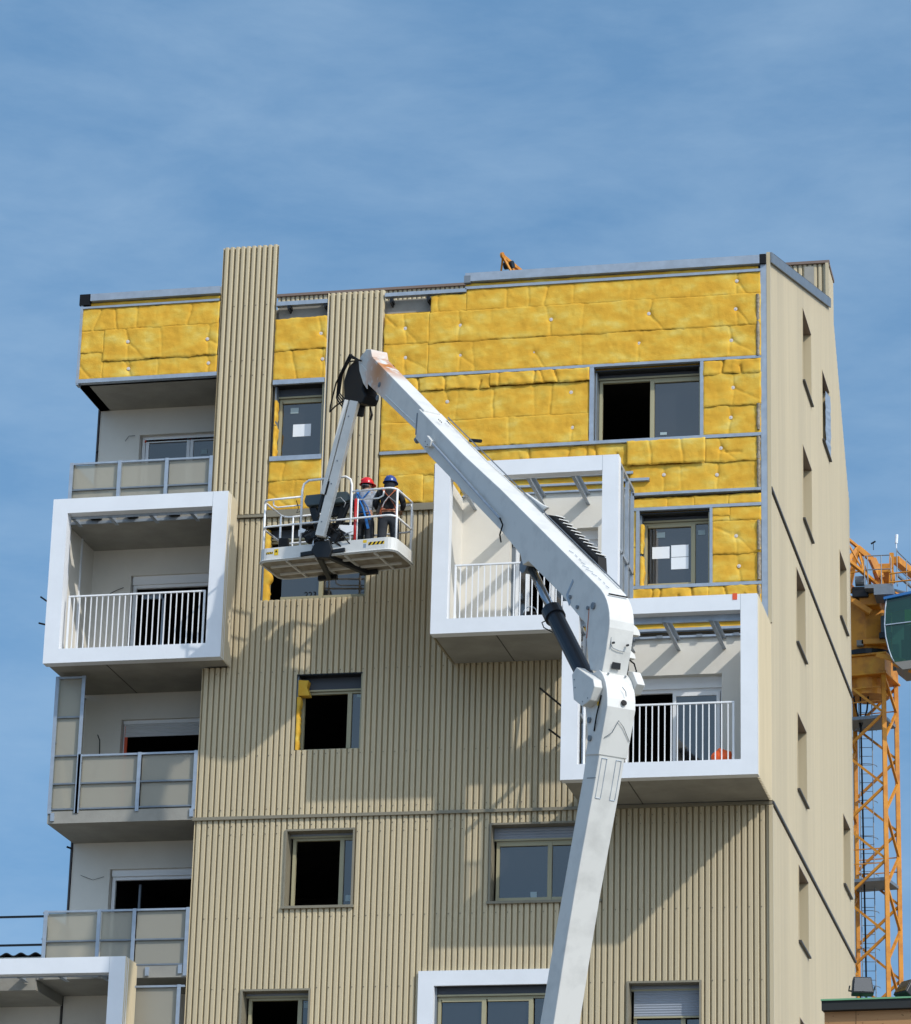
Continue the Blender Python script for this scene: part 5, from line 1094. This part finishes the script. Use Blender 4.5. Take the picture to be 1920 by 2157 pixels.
# work platform with hand rails
wp = MB().box(-2.72, -1.86, 44.1, 44.9, 34.30, 34.42).build('platform', 'galvd', CR)
def gr(pts, m_='galvd', r_=.018): return MB().tube(pts, r_, 6).build('handrail', m_, wp)
for zz in (35.35, 34.9): gr([(-2.72, 44.12, zz), (-1.93, 44.12, zz), (-1.90, 44.12, zz-.1), (-1.90, 44.12, 34.4)])
for x in (-2.72, -2.62, -2.2): gr([(x, 44.12, 34.4), (x, 44.12, 35.35)])
gr([(-1.72, 44.2, 34.35), (-1.72, 44.2, 35.55), (-1.70, 44.3, 35.5), (-.9, 47.5, 35.4)]); gr([(-1.72, 44.2, 34.95), (-.9, 47.5, 34.9)])
for i in range(3): gr([(-1.5+.3*i, 45+1.1*i, 34.3), (-1.5+.3*i, 45+1.1*i, 35.45)])
MB().add([(-1.95, 44.3, 34.35), (-1.2, 44.1, 34.0), (-.6, 44.5, 34.0), (-1.2, 45.6, 34.35), (-1.95, 44.3, 34.29), (-1.2, 44.1, 33.94), (-.6, 44.5, 33.94), (-1.2, 45.6, 34.29)], [(0,1,2,3), (4,5,6,7), (0,1,5,4), (1,2,6,5), (2,3,7,6), (3,0,4,7)]).build('platform', 'galvd', CR)
for zz in (34.42, 34.7): MB().tube([(-1.95, 44.0, zz), (-1.2, 43.9, zz+.02), (-.9, 44.0, zz+.02)], .025, 6).build('handrail', 'craney', CR)
MB().box(-2.4, -1.8, 43.7, 44.6, 33.95, 34.2).build('walkway', 'galvd', CR)
MB().tube([(-1.72, 44.1, 35.55), (-1.72, 44.1, 35.75)], .02, 6).tube([(-1.72, 44.1, 35.72), (-1.70, 44.1, 36.0)], .045, 8).build('site_antenna', 'paper', CR)
MB().tube([(-2.45, 44.3, 35.6), (-2.45, 44.3, 35.85)], .012, 5).tube([(-2.52, 44.3, 35.8), (-2.38, 44.3, 35.88)], .03, 5).build('wind_gauge', 'blackm', CR)
# cab: curved front profile
CX, CZ = .17, -.52
prof = [(-2.16, 34.20), (-2.20, 33.9), (-2.23, 33.4), (-2.20, 33.0), (-2.12, 32.62), (-2.04, 32.36), (-1.96, 32.20), (-.9, 32.28), (-.9, 34.38)]
prof = [(x+CX, z+CZ) for x, z in prof]; pf = prof[:7]
q = MB(); vs = [(x, 43.4, z) for x, z in pf]+[(x+.05, 44.7, z) for x, z in pf]; q.add(vs, [(i, i+1, 8+i, 7+i) for i in range(6)])
q.add([(x, 43.4, z) for x, z in prof], [tuple(range(9))]); cabo = q.build('cab', 'cabglass', CR)
MB().tube([(x, 43.38, z) for x, z in pf], .022, 6).build('cab_frame', 'galv', CR, smooth=True)
def cbar(a, b, w, m_='galv', n='cab_frame'): MB().bar((a[0]+CX, a[1], a[2]+CZ), (b[0]+CX, b[1], b[2]+CZ), w).build(n, m_, CR)
cbar((-2.2, 43.37, 33.38), (-.9, 43.37, 33.50), .03); cbar((-1.35, 43.39, 32.3), (-1.35, 43.39, 33.46), .06, 'blackm')
MB().prism([(-2.24+CX, 43.3, 34.18+CZ), (-.85, 43.3, 34.40+CZ), (-.85, 43.3, 34.48+CZ), (-2.24+CX, 43.3, 34.26+CZ)], (0, 1.5, 0)).build('cab_roof', 'bluep', CR)
MB().prism([(-1.96+CX, 43.38, 32.18+CZ), (-.85, 43.38, 32.28+CZ), (-.85, 43.38, 32.02+CZ), (-1.7+CX, 43.38, 31.95+CZ)], (0, 1.3, 0)).build('cab_floor', 'cabw', CR)
MB().box(-1.6, -1.2, 43.8, 44.3, 31.8, 32.5).build('operator_seat', 'blackm', CR); MB().box(-1.55, -1.25, 44.25, 44.35, 32.5, 33.1).build('operator_seat', 'blackm', CR); MB().box(-1.95, -.9, 44.7, 44.75, 31.8, 33.75).build('cab_rear_wall', 'cabw', CR)
MB().box(-1.45, -.9, 43.45, 43.5, 32.9, 33.35).build('warning_panel', 'hazy', CR)
cb((-1.8, 43.5, 31.7), (-.5, 43.9, 31.2), .18); cb((-2.35, 44.0, 32.1), (-1.5, 43.6, 31.75), .14)
# ------------------------------------------------------------------ timber canopy, floodlights at the lower right
SH = thing('timber_shed', (4.0, -14.5, 0), 'timber site shed with green edged dark roof at the lower right corner', 'shed')
sx = R(-4.5)
def q3(x, y, z): return Vector((2.50, -15.0, 0))+Vector((math.cos(sx)*x-math.sin(sx)*y, math.sin(sx)*x+math.cos(sx)*y, z))
def sbox(name, x0, x1, y0, y1, z0, z1, m_, dz=0, bev=0, parent=None):
    c = [(x0,y0,z0),(x1,y0,z0+dz),(x1,y1,z0+dz),(x0,y1,z0),(x0,y0,z1),(x1,y0,z1+dz),(x1,y1,z1+dz),(x0,y1,z1)]
    return MB().add([q3(*p) for p in c], [(0,3,2,1),(4,5,6,7),(0,1,5,4),(1,2,6,5),(2,3,7,6),(3,0,4,7)]).build(name, m_, parent or SH, bevel=bev)
sbox('roof_membrane', .005, 4, -.06, 3, 9.80, 9.82, 'green'); sbox('roof', .012, 4, -.04, 3, 9.685, 9.80, 'felt'); tb = sbox('wall_beam', .03, 4, .05, 2.9, 9.42, 9.68, 'wood'); sbox('wall_beam', .03, 4, .06, 2.9, 9.0, 9.40, 'wood'); sbox('wall', .035, 4, .08, 2.9, 0, 8.99, 'wood')
sbox('beam_joint', .418, .424, .045, .06, 9.42, 9.68, 'knot')
random.seed(2)
for k in range(14):
    x = random.uniform(.05, 1.1); z = random.uniform(9.45, 9.66); MB().tube([q3(x, .051, z), q3(x, .048, z)], random.uniform(.004, .008), 7).build('knot', 'knot', tb)
def flood(loc, yaw, tilt, label, pole_h):
    F = thing('floodlight', loc, label, 'floodlight', 'floodlights on the shed roof')
    Mx = Matrix.Translation(loc) @ Matrix.Rotation(yaw, 4, 'Z') @ Matrix.Rotation(tilt, 4, 'X') @ Matrix.Scale(1.25, 4)
    def b(name, pts, off, m_, bev=0):
        q = MB(); q.prism([Mx @ Vector(p) for p in pts], (Mx.to_3x3() @ Vector(off))); return q.build(name, m_, F, bevel=bev)
    hsg = b('housing', [(-.11, -.03, -.09), (.11, -.03, -.09), (.09, -.03, .085), (-.09, -.03, .085)], (0, .10, 0), 'blackm', .012)
    b('lens', [(-.095, -.036, -.075), (.095, -.036, -.075), (.078, -.036, .07), (-.078, -.036, .07)], (0, .006, 0), 'glass')
    q = MB(); q.tube([Mx @ Vector(p) for p in ((-.125, .02, 0), (-.125, .09, -.02), (0, .13, -.02), (.125, .09, -.02), (.125, .02, 0))], .010, 6); q.build('yoke', 'blackm', F)
    e = Mx @ Vector((0, .13, -.02)); MB().tube([e, (e.x, e.y, loc[2]-pole_h)], .012, 6).build('pole', 'blackm', F)
    MB().tube([e, (e.x+.06, e.y, e.z-.06), (e.x+.02, e.y, e.z-.12), (e.x+.01, e.y, e.z-.2)], .005, 5).build('power_cable', 'black', F)
    return F
flood((2.97, -14.6, 10.07), R(15), R(-12), 'black floodlight on the shed roof next to the building edge', .22)
flood((3.50, -14.6, 10.03), R(-48), R(-35), 'tilted black floodlight at the right edge of the photo', .2)
